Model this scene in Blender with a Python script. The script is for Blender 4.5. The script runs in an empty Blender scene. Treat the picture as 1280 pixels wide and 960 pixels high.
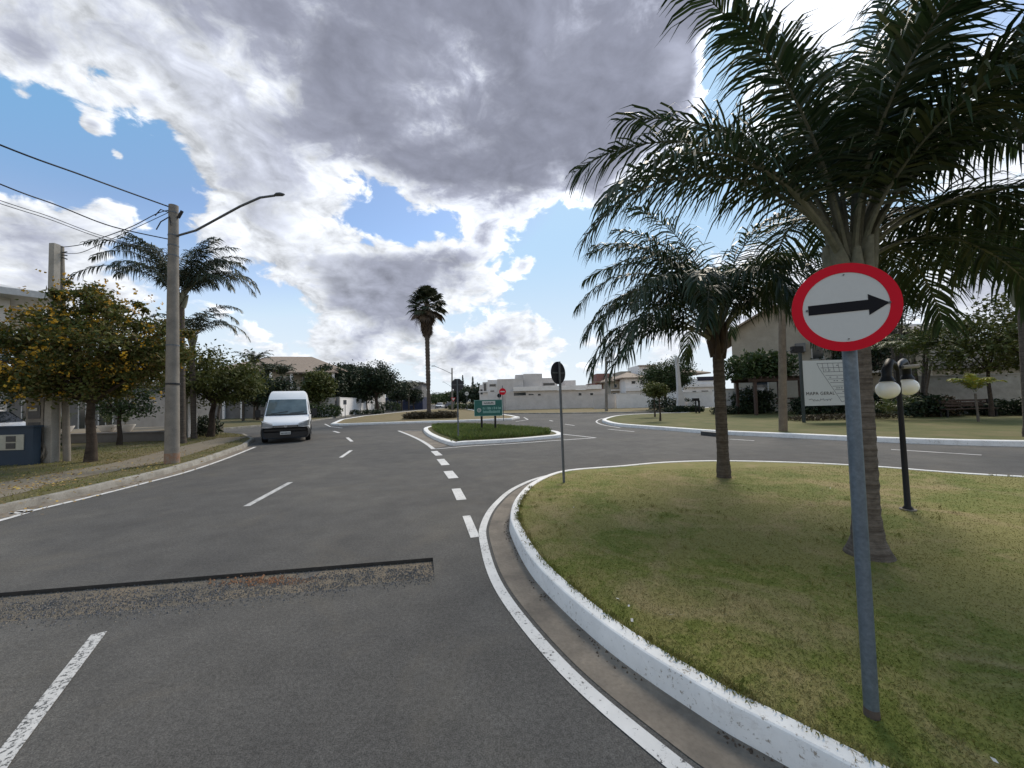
import bpy, math, random
import numpy as np
from mathutils import Vector, Matrix, geometry, noise as mnoise
R = math.radians
random.seed(7); rng = np.random.default_rng(7)
scene = bpy.context.scene
col = scene.collection
PI = math.pi

# ------------------------------------------------------------------ camera
F = 480.0; EYE = 1.7; PITCH = math.atan(20/480); ROLL = R(1.5)
fw = Vector((0, math.cos(PITCH), math.sin(PITCH)))
r0 = Vector((1, 0, 0)); u0 = Vector((0, -math.sin(PITCH), math.cos(PITCH)))
rt = r0*math.cos(ROLL) - u0*math.sin(ROLL)
up = u0*math.cos(ROLL) + r0*math.sin(ROLL)
CAM = Vector((0, 0, EYE))
cd = bpy.data.cameras.new('camera'); cam = bpy.data.objects.new('camera', cd); col.objects.link(cam)
cd.sensor_width = 36; cd.lens = 36*F/1280; cd.clip_start = .05; cd.clip_end = 6000
m3 = Matrix((rt, up, -fw)).transposed()
cam.matrix_world = Matrix.Translation(CAM) @ m3.to_4x4()
scene.camera = cam

def D(px, py):
    return fw + rt*((px-640)/F) + up*((480-py)/F)
def G(px, py, z=0.0):                 # survey of the photograph: where a pixel's ray meets the level z
    d = D(px, py); t = (z-EYE)/d.z
    return CAM + d*t
def P(px, py, Y):                     # ... and where it is at distance Y
    d = D(px, py); return CAM + d*(Y/d.y)
def Gd(px, py, z=0.0):
    v = G(px, py, z); return (v.x, v.y)

# ------------------------------------------------------------------ materials
def nn(nt, t, **kw):
    n = nt.nodes.new(t)
    for k, v in kw.items(): setattr(n, k, v)
    return n
def newmat(name):
    m = bpy.data.materials.new(name); m.use_nodes = True
    nt = m.node_tree; b = nt.nodes['Principled BSDF']
    return m, nt, b
def rgba(c): return (c[0], c[1], c[2], 1)
def tex_noise(nt, vec, scale, detail=6, rough=.6, dist=0):
    n = nn(nt, 'ShaderNodeTexNoise'); n.inputs['Scale'].default_value = scale
    n.inputs['Detail'].default_value = detail; n.inputs['Roughness'].default_value = rough
    n.inputs['Distortion'].default_value = dist
    nt.links.new(vec, n.inputs['Vector']); return n.outputs['Fac']
def ramp(nt, fac, stops):
    r = nn(nt, 'ShaderNodeValToRGB'); e = r.color_ramp.elements
    while len(e) < len(stops): e.new(.5)
    for i, (p, c) in enumerate(stops):
        e[i].position = p; e[i].color = rgba(c) if not isinstance(c, (int, float)) else (c, c, c, 1)
    nt.links.new(fac, r.inputs['Fac']); return r.outputs['Color']
def mixc(nt, fac, a, b, mode='MIX'):
    n = nn(nt, 'ShaderNodeMix', data_type='RGBA', blend_type=mode)
    for s, v in ((0, fac), (6, a), (7, b)):
        if hasattr(v, 'links') or hasattr(v, 'is_linked'): nt.links.new(v, n.inputs[s])
        elif isinstance(v, (int, float)): n.inputs[s].default_value = v
        else: n.inputs[s].default_value = rgba(v)
    return n.outputs[2]
def bump(nt, b, h, strength=.3, dist=.01):
    n = nn(nt, 'ShaderNodeBump'); n.inputs['Strength'].default_value = strength; n.inputs['Distance'].default_value = dist
    nt.links.new(h, n.inputs['Height']); nt.links.new(n.outputs['Normal'], b.inputs['Normal'])
def objco(nt): return nn(nt, 'ShaderNodeTexCoord').outputs['Object']

def mat(name, c, c2=None, scale=6, rough=.7, metal=0, bmp=.15, fine=60, spec=.5, lo=.35, hi=.65):
    """a principled colour broken up by coarse and fine noise"""
    m, nt, b = newmat(name)
    v = objco(nt)
    if c2 is None: c2 = tuple(x*.78 for x in c)
    f = tex_noise(nt, v, scale, 8, .65)
    cc = ramp(nt, f, [(lo, c), (hi, c2)])
    f2 = tex_noise(nt, v, fine, 3, .6)
    cc = mixc(nt, .35 if bmp else .04, cc, ramp(nt, f2, [(.3, .25), (.7, .75)]), 'OVERLAY')
    nt.links.new(cc, b.inputs['Base Color'])
    b.inputs['Roughness'].default_value = rough; b.inputs['Metallic'].default_value = metal
    b.inputs['Specular IOR Level'].default_value = spec
    if bmp: bump(nt, b, f2, bmp)
    return m

def leafmat(name, cols, rough=.5, trans=.18, spec=.4):
    """every leaf (mesh island) takes its own tone"""
    m, nt, b = newmat(name)
    g = nn(nt, 'ShaderNodeNewGeometry')
    n = len(cols)
    c = ramp(nt, g.outputs['Random Per Island'], [(i/max(1, n-1), cc) for i, cc in enumerate(cols)])
    f = tex_noise(nt, objco(nt), .9, 4, .6)
    c = mixc(nt, .5, c, ramp(nt, f, [(.3, .3), (.7, .7)]), 'OVERLAY')
    nt.links.new(c, b.inputs['Base Color']); b.inputs['Roughness'].default_value = rough
    b.inputs['Specular IOR Level'].default_value = spec
    t = nn(nt, 'ShaderNodeBsdfTranslucent'); nt.links.new(c, t.inputs['Color'])
    mx = nn(nt, 'ShaderNodeMixShader'); mx.inputs[0].default_value = trans
    nt.links.new(b.outputs[0], mx.inputs[1]); nt.links.new(t.outputs[0], mx.inputs[2])
    nt.links.new(mx.outputs[0], nt.nodes['Material Output'].inputs['Surface'])
    return m

def asphalt_mat():
    m, nt, b = newmat('asphalt'); v = objco(nt)
    big = tex_noise(nt, v, .35, 5, .6, .4); mid = tex_noise(nt, v, 2.2, 6, .65)
    fine = tex_noise(nt, v, 38, 4, .7); grit = tex_noise(nt, v, 130, 2, .6)
    c = ramp(nt, big, [(.36, (.071, .068, .064)), (.5, (.084, .080, .074)), (.66, (.102, .096, .086))])
    c = mixc(nt, .28, c, ramp(nt, mid, [(.36, .28), (.66, .72)]), 'OVERLAY')
    c = mixc(nt, .34, c, ramp(nt, fine, [(.38, .2), (.62, .8)]), 'OVERLAY')
    c = mixc(nt, .42, c, ramp(nt, grit, [(.38, .15), (.62, .85)]), 'OVERLAY')
    vo = nn(nt, 'ShaderNodeTexVoronoi'); vo.inputs['Scale'].default_value = 26; nt.links.new(v, vo.inputs['Vector'])
    sp = ramp(nt, vo.outputs['Distance'], [(.04, 1.0), (.09, 0.0)])
    selt = ramp(nt, tex_noise(nt, v, 9, 2, .5), [(.60, 0.0), (.68, 1.0)])
    mk = nn(nt, 'ShaderNodeMath', operation='MULTIPLY'); nt.links.new(sp, mk.inputs[0]); nt.links.new(selt, mk.inputs[1])
    c = mixc(nt, mk.outputs[0], c, (.15, .145, .135))
    # oil drips with a shape of their own
    st = ramp(nt, tex_noise(nt, v, 4.5, 4, .55, .6), [(.70, 0.0), (.75, .55)])
    c = mixc(nt, st, c, (.028, .027, .026))
    # dusty film of soil tracked out of the trench
    dust = ramp(nt, tex_noise(nt, v, .8, 6, .7, .8), [(.52, 0.0), (.74, .38)])
    c = mixc(nt, dust, c, (.135, .118, .092))
    nt.links.new(c, b.inputs['Base Color']); b.inputs['Roughness'].default_value = .88
    b.inputs['Specular IOR Level'].default_value = .25
    bump(nt, b, grit, .5, .004)
    return m
def paint_mat(name, white=.68, wear=.62, c_under=(.06, .06, .058), tint=(1, .98, .94), grime=.12):
    m, nt, b = newmat(name); v = objco(nt)
    f = tex_noise(nt, v, 38, 6, .75); g = tex_noise(nt, v, 3.0, 6, .7)
    base = ramp(nt, g, [(.3, tuple(white*t for t in tint)), (.7, tuple(white*.8*t for t in tint))])
    a = nn(nt, 'ShaderNodeMath', operation='MULTIPLY_ADD'); nt.links.new(g, a.inputs[0]); a.inputs[1].default_value = .35
    nt.links.new(f, a.inputs[2])
    chip = ramp(nt, a.outputs[0], [(wear+.10, 0.0), (wear+.16, 1.0)])
    c = mixc(nt, chip, base, c_under)
    gr = ramp(nt, tex_noise(nt, v, 5.5, 7, .75, .8), [(.56, 0.0), (.74, grime)])
    c = mixc(nt, gr, c, (.27, .215, .16))
    sc_ = ramp(nt, tex_noise(nt, v, 11, 5, .8, 2.5), [(.66, 0.0), (.71, grime)])
    c = mixc(nt, sc_, c, (.10, .095, .09))
    nt.links.new(c, b.inputs['Base Color']); b.inputs['Roughness'].default_value = .75
    bump(nt, b, f, .2, .003)
    return m
def turf_mat(name, blade=False):
    m, nt, b = newmat(name)
    v = nn(nt, 'ShaderNodeNewGeometry').outputs['Position']
    a = tex_noise(nt, v, .55, 6, .62, .6); f = tex_noise(nt, v, 2.6, 6, .65, .4); q = tex_noise(nt, v, 28, 4, .7)
    s = nn(nt, 'ShaderNodeMath', operation='MULTIPLY_ADD'); nt.links.new(f, s.inputs[0]); s.inputs[1].default_value = .75
    nt.links.new(a, s.inputs[2])
    s2 = nn(nt, 'ShaderNodeMath', operation='MULTIPLY_ADD'); nt.links.new(q, s2.inputs[0]); s2.inputs[1].default_value = .28
    nt.links.new(s.outputs[0], s2.inputs[2])
    c = ramp(nt, s2.outputs[0], [(.80, (.108, .130, .020)), (.96, (.150, .158, .034)), (1.06, (.195, .178, .054)), ])
    dry = ramp(nt, s2.outputs[0], [(1.06-.06, 0.0), (1.0, 0.0)])
    # dry straw patches
    p = tex_noise(nt, v, 1.05, 5, .62, 1.0)
    pf = ramp(nt, p, [(.50, 0.0), (.65, .62)])
    c = mixc(nt, pf, c, (.30, .228, .115))
    so = ramp(nt, tex_noise(nt, v, 1.7, 5, .7, .8), [(.67, 0.0), (.74, .7)])
    c = mixc(nt, so, c, (.19, .115, .06))
    if blade:
        g = nn(nt, 'ShaderNodeNewGeometry').outputs['Random Per Island']
        c = mixc(nt, .4, c, ramp(nt, g, [(0, .40), (1, .62)]), 'OVERLAY')
    else:
        c = mixc(nt, .4, c, ramp(nt, q, [(.3, .34), (.7, .66)]), 'OVERLAY')
        bump(nt, b, q, .5, .015)
    nt.links.new(c, b.inputs['Base Color']); b.inputs['Roughness'].default_value = .85
    b.inputs['Specular IOR Level'].default_value = .2
    return m
def soilpath_mat(name, cs):
    m, nt, b = newmat(name); v = objco(nt)
    a = tex_noise(nt, v, .8, 7, .65, .5); q = tex_noise(nt, v, 25, 5, .7)
    c = ramp(nt, a, [(.3+.4*i/(len(cs)-1), k) for i, k in enumerate(cs)])
    c = mixc(nt, .5, c, ramp(nt, q, [(.3, .3), (.7, .7)]), 'OVERLAY')
    nt.links.new(c, b.inputs['Base Color']); b.inputs['Roughness'].default_value = .9
    b.inputs['Specular IOR Level'].default_value = .2
    bump(nt, b, q, .4, .01); return m
def stone_mat(name, cols):
    m, nt, b = newmat(name)
    g = nn(nt, 'ShaderNodeNewGeometry').outputs['Random Per Island']
    c = ramp(nt, g, [(i/(len(cols)-1), k) for i, k in enumerate(cols)])
    nt.links.new(c, b.inputs['Base Color']); b.inputs['Roughness'].default_value = .9; return m
def trunk_mat(name, c1, c2, ring=14):
    m, nt, b = newmat(name); v = objco(nt)
    mp = nn(nt, 'ShaderNodeMapping'); mp.inputs['Scale'].default_value = (1.2, 1.2, ring); nt.links.new(v, mp.inputs['Vector'])
    f = tex_noise(nt, mp.outputs[0], 1.6, 6, .7); q = tex_noise(nt, v, 18, 5, .7)
    c = ramp(nt, f, [(.33, c1), (.62, c2)])
    c = mixc(nt, .6, c, ramp(nt, q, [(.28, .22), (.72, .78)]), 'OVERLAY')
    nt.links.new(c, b.inputs['Base Color']); b.inputs['Roughness'].default_value = .9
    b.inputs['Specular IOR Level'].default_value = .2
    bump(nt, b, f, .8, .03); return m
def glass_mat(name, c=(.02, .025, .03), rough=.08):
    m, nt, b = newmat(name)
    f = tex_noise(nt, objco(nt), 1.5, 3, .5)
    nt.links.new(ramp(nt, f, [(.35, c), (.7, tuple(x*1.8 for x in c))]), b.inputs['Base Color'])
    b.inputs['Roughness'].default_value = rough; b.inputs['Specular IOR Level'].default_value = .7
    return m

M = {}
M['asphalt'] = asphalt_mat()
M['line'] = paint_mat('road_paint', .66, .655)
M['line_old'] = paint_mat('worn_road_paint', .54, .595)
M['kerb'] = paint_mat('whitewashed_kerb', .82, .665, (.30, .26, .21), grime=.42)
M['kerb_grey'] = mat('grey_kerb_concrete', (.30, .285, .25), (.17, .155, .13), 3, .9, bmp=.4)
M['gutter'] = mat('gutter_concrete', (.22, .185, .145), (.12, .102, .082), 2.5, .9, bmp=.4, fine=40)
M['turf'] = turf_mat('turf'); M['blade'] = turf_mat('turf_blades', True)
M['dirt'] = soilpath_mat('dry_ground', [(.10, .095, .04), (.15, .125, .07), (.20, .16, .10)])
M['path'] = soilpath_mat('pavement_dusty', [(.13, .115, .09), (.19, .165, .125), (.16, .125, .085)])
M['lawn_far'] = soilpath_mat('lawn_far', [(.066, .078, .020), (.105, .104, .033), (.155, .125, .058)])
M['dry_lawn'] = soilpath_mat('dry_lawn', [(.12, .105, .045), (.18, .145, .075), (.21, .15, .085)])
M['verge'] = soilpath_mat('verge_grass', [(.066, .074, .024), (.105, .092, .04), (.15, .118, .07)])
M['trench'] = soilpath_mat('trench_fill', [(.075, .074, .072), (.115, .10, .078), (.15, .122, .088), (.088, .086, .084)])
M['redsoil'] = stone_mat('red_soil', [(.24, .13, .075), (.28, .14, .07), (.17, .12, .085)])
M['trench_side'] = mat('cut_asphalt', (.018, .018, .018), (.035, .033, .03), 20)
M['stone'] = stone_mat('gravel', [(.15, .15, .155), (.09, .095, .105), (.22, .19, .145), (.075, .08, .09), (.15, .13, .105)])
M['clod'] = stone_mat('soil_clods', [(.05, .035, .025), (.09, .065, .045), (.07, .05, .04)])
M['tall'] = leafmat('tall_grass', [(.075, .118, .024), (.11, .155, .036), (.165, .185, .06)], .6, .3)
M['leaf_yellow'] = leafmat('fallen_leaf', [(.50, .33, .04), (.24, .15, .06), (.48, .36, .10), (.16, .10, .05), (.36, .22, .05)], .7, .1)
M['red'] = mat('sign_red', (.60, .004, .022), (.56, .003, .018), 2, .5, bmp=0, spec=.15)
M['signwhite'] = mat('sign_white', (.55, .56, .54), (.53, .54, .52), 2, .5, bmp=0, spec=.2)
M['signblack'] = mat('sign_black', (.008, .008, .012), (.012, .012, .015), 3, .6, bmp=0, spec=.12)
M['signback'] = mat('sign_back_dark', (.016, .016, .026), (.024, .024, .034), 4, .55, bmp=0)
M['galv'] = mat('galvanised_steel', (.15, .185, .215), (.115, .145, .172), 18, .5, .35, bmp=.05)
M['greypole'] = mat('grey_painted_steel', (.13, .14, .15), (.09, .10, .11), 12, .55, .2, bmp=.05)
M['rust'] = mat('rusty_steel', (.105, .085, .07), (.09, .06, .045), 30, .9)
M['signgreen'] = mat('sign_green', (.004, .115, .10), (.003, .10, .085), 3, .4, bmp=0)
M['palegreen'] = mat('pale_green_lettering', (.22, .42, .38), None, 5, .5, bmp=0)
M['black'] = mat('black_paint', (.010, .010, .011), (.014, .014, .014), 10, .5, bmp=.05, spec=.25)
M['darkgreen'] = mat('dark_green_paint', (.012, .025, .024), None, 10, .5)
M['globe'] = mat('opal_globe', (.84, .82, .76), (.80, .78, .72), 5, .25, bmp=0)
M['concrete'] = mat('pole_concrete', (.24, .215, .18), (.155, .14, .12), 3, .9, bmp=.25)
M['concrete_l'] = mat('pale_concrete', (.36, .34, .30), (.26, .245, .215), 2.5, .9, bmp=.25)
M['wood'] = mat('weathered_timber', (.20, .155, .105), (.125, .095, .065), 5, .85, bmp=.3)
M['brownwood'] = mat('brown_timber', (.062, .034, .022), (.04, .022, .015), 6, .7)
M['white_wall'] = mat('white_render', (.80, .775, .75), (.70, .68, .655), 1.2, .85, bmp=.1)
M['grey_wall'] = mat('grey_render', (.58, .55, .525), (.48, .455, .43), 1.0, .85, bmp=.1)
M['beige_wall'] = mat('beige_render', (.36, .325, .26), (.28, .25, .20), 1.1, .85, bmp=.1)
M['dgrey_wall'] = mat('dark_grey_render', (.19, .185, .18), (.14, .135, .13), 1.2, .85)
M['brown_wall'] = mat('brown_red_render', (.26, .13, .11), (.20, .10, .085), 1.2, .85)
M['blue_wall'] = mat('blue_paint', (.008, .028, .055), (.006, .022, .045), 3, .6)
M['navy_wall'] = mat('navy_render', (.020, .028, .07), (.016, .022, .052), 2, .7)
M['plate'] = mat('beige_panel', (.42, .41, .34), None, 5, .6)
M['tile'] = mat('roof_tile', (.33, .26, .20), (.22, .165, .125), 8, .85, bmp=.5, fine=24)
M['tile_grey'] = mat('grey_roof', (.20, .185, .17), (.13, .12, .11), 6, .85, bmp=.4, fine=24)
M['panel'] = mat('solar_panel', (.010, .012, .03), (.016, .018, .04), 8, .25, bmp=0)
for k in ('tile', 'tile_grey'):
    nt_ = M[k].node_tree; b_ = nt_.nodes['Principled BSDF']
    wv = nn(nt_, 'ShaderNodeTexWave', bands_direction='X'); wv.inputs['Scale'].default_value = 1.6; wv.inputs['Distortion'].default_value = .6; nt_.links.new(objco(nt_), wv.inputs['Vector'])
    src = b_.inputs['Base Color'].links[0].from_socket
    nt_.links.new(mixc(nt_, .35, src, ramp(nt_, wv.outputs['Fac'], [(.2, .25), (.6, .7)]), 'OVERLAY'), b_.inputs['Base Color'])
M['glass'] = glass_mat('window_glass')
M['frame'] = mat('white_frame', (.62, .61, .59), None, 6, .5, bmp=0)
M['shutter'] = mat('blue_grey_shutter', (.20, .26, .30), None, 6, .6)
M['vanwhite'] = mat('van_white_paint', (.76, .78, .80), (.72, .74, .76), 1.5, .28, bmp=0)
M['windscreen'] = glass_mat('windscreen_glass', (.07, .085, .085), .06)
M['carblack'] = mat('black_plastic', (.010, .010, .011), (.016, .016, .016), 12, .6, bmp=.05)
M['tyre'] = mat('tyre_rubber', (.010, .010, .010), (.016, .016, .016), 12, .85)
M['rim'] = mat('wheel_steel', (.42, .43, .44), (.30, .31, .32), 8, .35, .7, bmp=0)
M['lamp'] = glass_mat('headlamp_lens', (.20, .21, .22), .1)
M['carwhite'] = mat('white_car_paint', (.70, .71, .72), None, 1.5, .25, bmp=0)
M['cardark'] = mat('dark_car_paint', (.012, .014, .022), None, 1.5, .25, bmp=0)
M['cable'] = mat('cable_black', (.012, .012, .014), None, 10, .6, bmp=0)
M['cable_tan'] = mat('cable_tan', (.27, .23, .18), None, 10, .7, bmp=0)
M['dark_hole'] = mat('meter_dark', (.03, .03, .03), (.06, .06, .06), 8, .5)
M['trunk_palm'] = trunk_mat('palm_trunk', (.070, .056, .044), (.17, .145, .12), 16)
M['trunk_palm2'] = trunk_mat('palm_trunk_dark', (.055, .043, .034), (.125, .105, .085), 16)
M['trunk_tree'] = trunk_mat('tree_bark', (.030, .023, .018), (.075, .058, .045), 3)
M['petiole'] = mat('palm_leaf_base', (.185, .18, .125), (.10, .103, .065), 5, .65, bmp=.2, fine=30)
M['fibre'] = mat('palm_fibre', (.085, .055, .032), (.045, .03, .02), 6, .9, bmp=.5)
M['frond'] = leafmat('queen_palm_leaf', [(.015, .032, .011), (.024, .045, .015), (.034, .057, .020), (.060, .068, .028)], .45, .24)
M['frond_dark'] = leafmat('palm_leaf_dark', [(.018, .032, .014), (.03, .045, .02), (.05, .055, .03)], .5, .14)
M['frond_olive'] = leafmat('palm_leaf_olive', [(.045, .07, .015), (.075, .095, .02), (.11, .115, .03)], .5, .22)
M['frond_yellow'] = leafmat('palm_leaf_yellow', [(.15, .19, .02), (.22, .24, .03), (.36, .28, .03)], .5, .25)
M['frond_dead'] = leafmat('palm_leaf_dead', [(.10, .075, .05), (.14, .105, .075), (.075, .055, .04)], .8, .05)
M['leaf_dark'] = leafmat('leaf_dark', [(.010, .022, .009), (.018, .034, .012), (.028, .046, .016)], .6, .12)
M['leaf_mid'] = leafmat('leaf_mid', [(.022, .045, .012), (.038, .065, .016), (.058, .085, .022)], .6, .18)
M['leaf_olive'] = leafmat('leaf_olive', [(.05, .068, .014), (.08, .095, .02), (.115, .12, .03)], .6, .22)
M['leaf_flower'] = leafmat('leaf_flowering_tree', [(.045, .070, .014), (.088, .108, .022), (.135, .13, .030), (.15, .105, .035)], .6, .34)
M['flower'] = leafmat('yellow_blossom', [(.46, .24, .015), (.55, .34, .025), (.30, .17, .02)], .7, .2)
M['bedplant'] = leafmat('bed_plant', [(.028, .03, .014), (.055, .04, .022), (.075, .06, .028)], .7, .1)
M['paper'] = mat('litter_scrap', (.62, .60, .56), None, 8, .8)

gb = M['globe'].node_tree.nodes['Principled BSDF']; gb.inputs['Subsurface Weight'].default_value = .9; gb.inputs['Subsurface Radius'].default_value = (.2, .19, .16); gb.inputs['Subsurface Scale'].default_value = 1.0
# ------------------------------------------------------------------ mesh building
class MB:
    def __init__(s): s.v = []; s.f = []
    def add(s, vs, fs):
        o = len(s.v); s.v += [tuple(v) for v in vs]; s.f += [tuple(i+o for i in f) for f in fs]; return s
    def box(s, c, d, rz=0, mtx=None):
        x, y, z = d[0]/2, d[1]/2, d[2]/2
        vs = [Vector((a*x, b*y, e*z)) for a in (-1, 1) for b in (-1, 1) for e in (-1, 1)]
        q = mtx if mtx is not None else Matrix.Rotation(rz, 3, 'Z')
        vs = [q @ v + Vector(c) for v in vs]
        return s.add(vs, [(0, 1, 3, 2), (4, 6, 7, 5), (0, 4, 5, 1), (2, 3, 7, 6), (0, 2, 6, 4), (1, 5, 7, 3)])
    def bx(s, x0, x1, y0, y1, z0, z1):
        return s.box(((x0+x1)/2, (y0+y1)/2, (z0+z1)/2), (abs(x1-x0), abs(y1-y0), abs(z1-z0)))
    def tube(s, pts, rad, n=10, cap=True, flat=1.0):
        pts = [Vector(p) for p in pts]; k = len(pts)
        if not hasattr(rad, '__len__'): rad = [rad]*k
        o = len(s.v); a = None
        for i, p in enumerate(pts):
            t = (pts[min(i+1, k-1)] - pts[max(i-1, 0)]).normalized()
            if a is None:
                a = t.cross(Vector((0, 0, 1)) if abs(t.z) < .95 else Vector((1, 0, 0))).normalized()
            a = (a - t*a.dot(t)).normalized(); b = t.cross(a)
            for j in range(n):
                w = 2*PI*j/n
                s.v.append(tuple(p + a*(rad[i]*math.cos(w)) + b*(rad[i]*flat*math.sin(w))))
        for i in range(k-1):
            for j in range(n):
                s.f.append((o+i*n+j, o+i*n+(j+1) % n, o+(i+1)*n+(j+1) % n, o+(i+1)*n+j))
        if cap:
            s.f.append(tuple(o+j for j in range(n))[::-1]); s.f.append(tuple(o+(k-1)*n+j for j in range(n)))
        return s
    def cyl(s, a, b, r, n=14, r2=None): return s.tube([a, b], [r, r if r2 is None else r2], n)
    def sphere(s, c, r, n=20, m=12, sz=1.0):
        c = Vector(c); o = len(s.v)
        for i in range(m+1):
            t = PI*i/m
            for j in range(n):
                w = 2*PI*j/n
                s.v.append((c.x+r*math.sin(t)*math.cos(w), c.y+r*math.sin(t)*math.sin(w), c.z+r*sz*math.cos(t)))
        for i in range(m):
            for j in range(n):
                s.f.append((o+i*n+j, o+(i+1)*n+j, o+(i+1)*n+(j+1) % n, o+i*n+(j+1) % n))
        return s
    def prism(s, poly, z0, z1):
        n = len(poly); o = len(s.v)
        s.v += [(p[0], p[1], z0) for p in poly] + [(p[0], p[1], z1) for p in poly]
        s.f.append(tuple(o+n+i for i in range(n))); s.f.append(tuple(o+i for i in range(n))[::-1])
        for i in range(n): s.f.append((o+i, o+(i+1) % n, o+n+(i+1) % n, o+n+i))
        return s
    def slab(s, outline, mtx, t):            # flat outline (x,z) given a thickness along local y, then placed
        n = len(outline); o = len(s.v)
        for y in (-t/2, t/2):
            s.v += [tuple(mtx @ Vector((p[0], y, p[1]))) for p in outline]
        s.f.append(tuple(o+i for i in range(n))); s.f.append(tuple(o+n+i for i in range(n))[::-1])
        for i in range(n): s.f.append((o+i, o+n+i, o+n+(i+1) % n, o+(i+1) % n))
        return s
    def loft(s, rings):
        n = len(rings[0]); o = len(s.v)
        for r in rings: s.v += [tuple(p) for p in r]
        for i in range(len(rings)-1):
            for j in range(n):
                s.f.append((o+i*n+j, o+(i+1)*n+j, o+(i+1)*n+(j+1) % n, o+i*n+(j+1) % n))
        s.f.append(tuple(o+j for j in range(n))); s.f.append(tuple(o+(len(rings)-1)*n+j for j in range(n))[::-1])
        return s
    def build(s, name, m, parent=None, smooth=None, recalc=False):
        me = bpy.data.meshes.new(name); me.from_pydata(s.v, [], s.f); me.materials.append(m)
        if recalc:
            import bmesh
            bm = bmesh.new(); bm.from_mesh(me); bmesh.ops.recalc_face_normals(bm, faces=bm.faces); bm.to_mesh(me); bm.free()
        if smooth is not None:
            me.polygons.foreach_set('use_smooth', [True]*len(me.polygons)); me.set_sharp_from_angle(angle=R(smooth))
        me.update()
        return link(name, me, parent)
def link(name, me, parent=None):
    o = bpy.data.objects.new(name, me); col.objects.link(o)
    if parent is not None: o.parent = parent
    return o
def npmesh(name, verts, loops_per, m, parent=None):
    """verts (N*k,3): N separate k-gons"""
    verts = np.asarray(verts, dtype=np.float32); nv = len(verts); k = loops_per; nf = nv//k
    me = bpy.data.meshes.new(name)
    me.vertices.add(nv); me.vertices.foreach_set('co', verts.ravel())
    me.loops.add(nv); me.loops.foreach_set('vertex_index', np.arange(nv, dtype=np.int32))
    me.polygons.add(nf); me.polygons.foreach_set('loop_start', np.arange(0, nv, k, dtype=np.int32))
    me.polygons.foreach_set('loop_total', np.full(nf, k, dtype=np.int32))
    me.materials.append(m); me.update(calc_edges=True); me.validate()
    return link(name, me, parent)

def tag(o, label, cat, group=None):
    o['label'] = label; o['category'] = cat
    if group: o['group'] = group
    return o
def thing(name, label, cat, loc=(0, 0, 0), rz=0, group=None):
    o = bpy.data.objects.new(name, None); col.objects.link(o); o.location = loc; o.rotation_euler = (0, 0, rz)
    o.empty_display_size = .2
    return tag(o, label, cat, group)
def struct(o): o['kind'] = 'structure'; return o
def stuff(o): o['kind'] = 'stuff'; return o

def smooth_line(pts, n=6, closed=False):
    pts = [Vector((p[0], p[1])) for p in pts]; k = len(pts); out = []
    for i in range(k if closed else k-1):
        p1, p2 = pts[i], pts[(i+1) % k]
        p0 = pts[(i-1) % k] if closed or i > 0 else p1*2-p2
        p3 = pts[(i+2) % k] if closed or i+2 < k else p2*2-p1
        for j in range(n):
            t = j/n
            out.append(.5*((2*p1)+(-p0+p2)*t+(2*p0-5*p1+4*p2-p3)*t*t+(-p0+3*p1-3*p2+p3)*t**3))
    if not closed: out.append(pts[-1])
    return out
def normals(pts, closed=False):                # left-hand normals
    k = len(pts); r = []
    for i in range(k):
        a = pts[(i-1) % k] if closed or i > 0 else pts[i]; b = pts[(i+1) % k] if closed or i < k-1 else pts[i]
        t = (b-a).normalized(); r.append(Vector((-t.y, t.x)))
    return r
def sweep(mb, pts, profile, closed=False):      # profile: list of (offset to the left, z)
    ns = normals(pts, closed); m = len(profile); o = len(mb.v)
    for p, n in zip(pts, ns):
        for (d, z) in profile: q = p+n*d; mb.v.append((q.x, q.y, z))
    k = len(pts)
    for i in range(k if closed else k-1):
        a, b = o+i*m, o+((i+1) % k)*m
        for j in range(m-1): mb.f.append((a+j, b+j, b+j+1, a+j+1))
    return mb
def offset(pts, d, closed=False): return [p+n*d for p, n in zip(pts, normals(pts, closed))]
def inside(poly, xy):
    x, y = xy[:, 0], xy[:, 1]; r = np.zeros(len(xy), bool); n = len(poly)
    for i in range(n):
        x1, y1 = poly[i]; x2, y2 = poly[(i+1) % n]
        c = ((y1 > y) != (y2 > y)) & (x < (x2-x1)*(y-y1)/(y2-y1+1e-12)+x1); r ^= c
    return r

# ------------------------------------------------------------------ ground, road, trench
struct(MB().prism([(-1500, -1500), (1500, -1500), (1500, 2500), (-1500, 2500)], -1.0, -.14).build('ground', M['dirt']))

tr_far = [Gd(541, 697), Gd(300, 716.5), Gd(0, 741), Gd(-260, 763)]
tr_near = [Gd(-260, 806), Gd(0, 778), Gd(150, 764), Gd(280, 750), Gd(400, 738), Gd(500, 726), Gd(543, 720)]
hole = tr_far + tr_near
outer = [(-60, -14), (95, -14), (95, 260), (-60, 260)]
tri = geometry.tessellate_polygon([[Vector((x, y, 0)) for x, y in outer], [Vector((x, y, 0)) for x, y in hole]])
allp = outer + hole
mb = MB()
mb.v = [(x, y, 0) for x, y in allp]
for t in tri:
    a, b, c = [Vector(allp[i]) for i in t]
    mb.f.append(tuple(t) if (b-a).cross(c-a) > 0 else tuple(t)[::-1])
road = struct(mb.build('road', M['asphalt']))
mb = MB(); n = len(hole)
for i in range(n):
    a, b = hole[i], hole[(i+1) % n]
    mb.add([(a[0], a[1], 0), (b[0], b[1], 0), (b[0], b[1], -.1), (a[0], a[1], -.1)], [(0, 1, 2, 3)])
mb.build('trench_edge', M['trench_side'], road)
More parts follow.
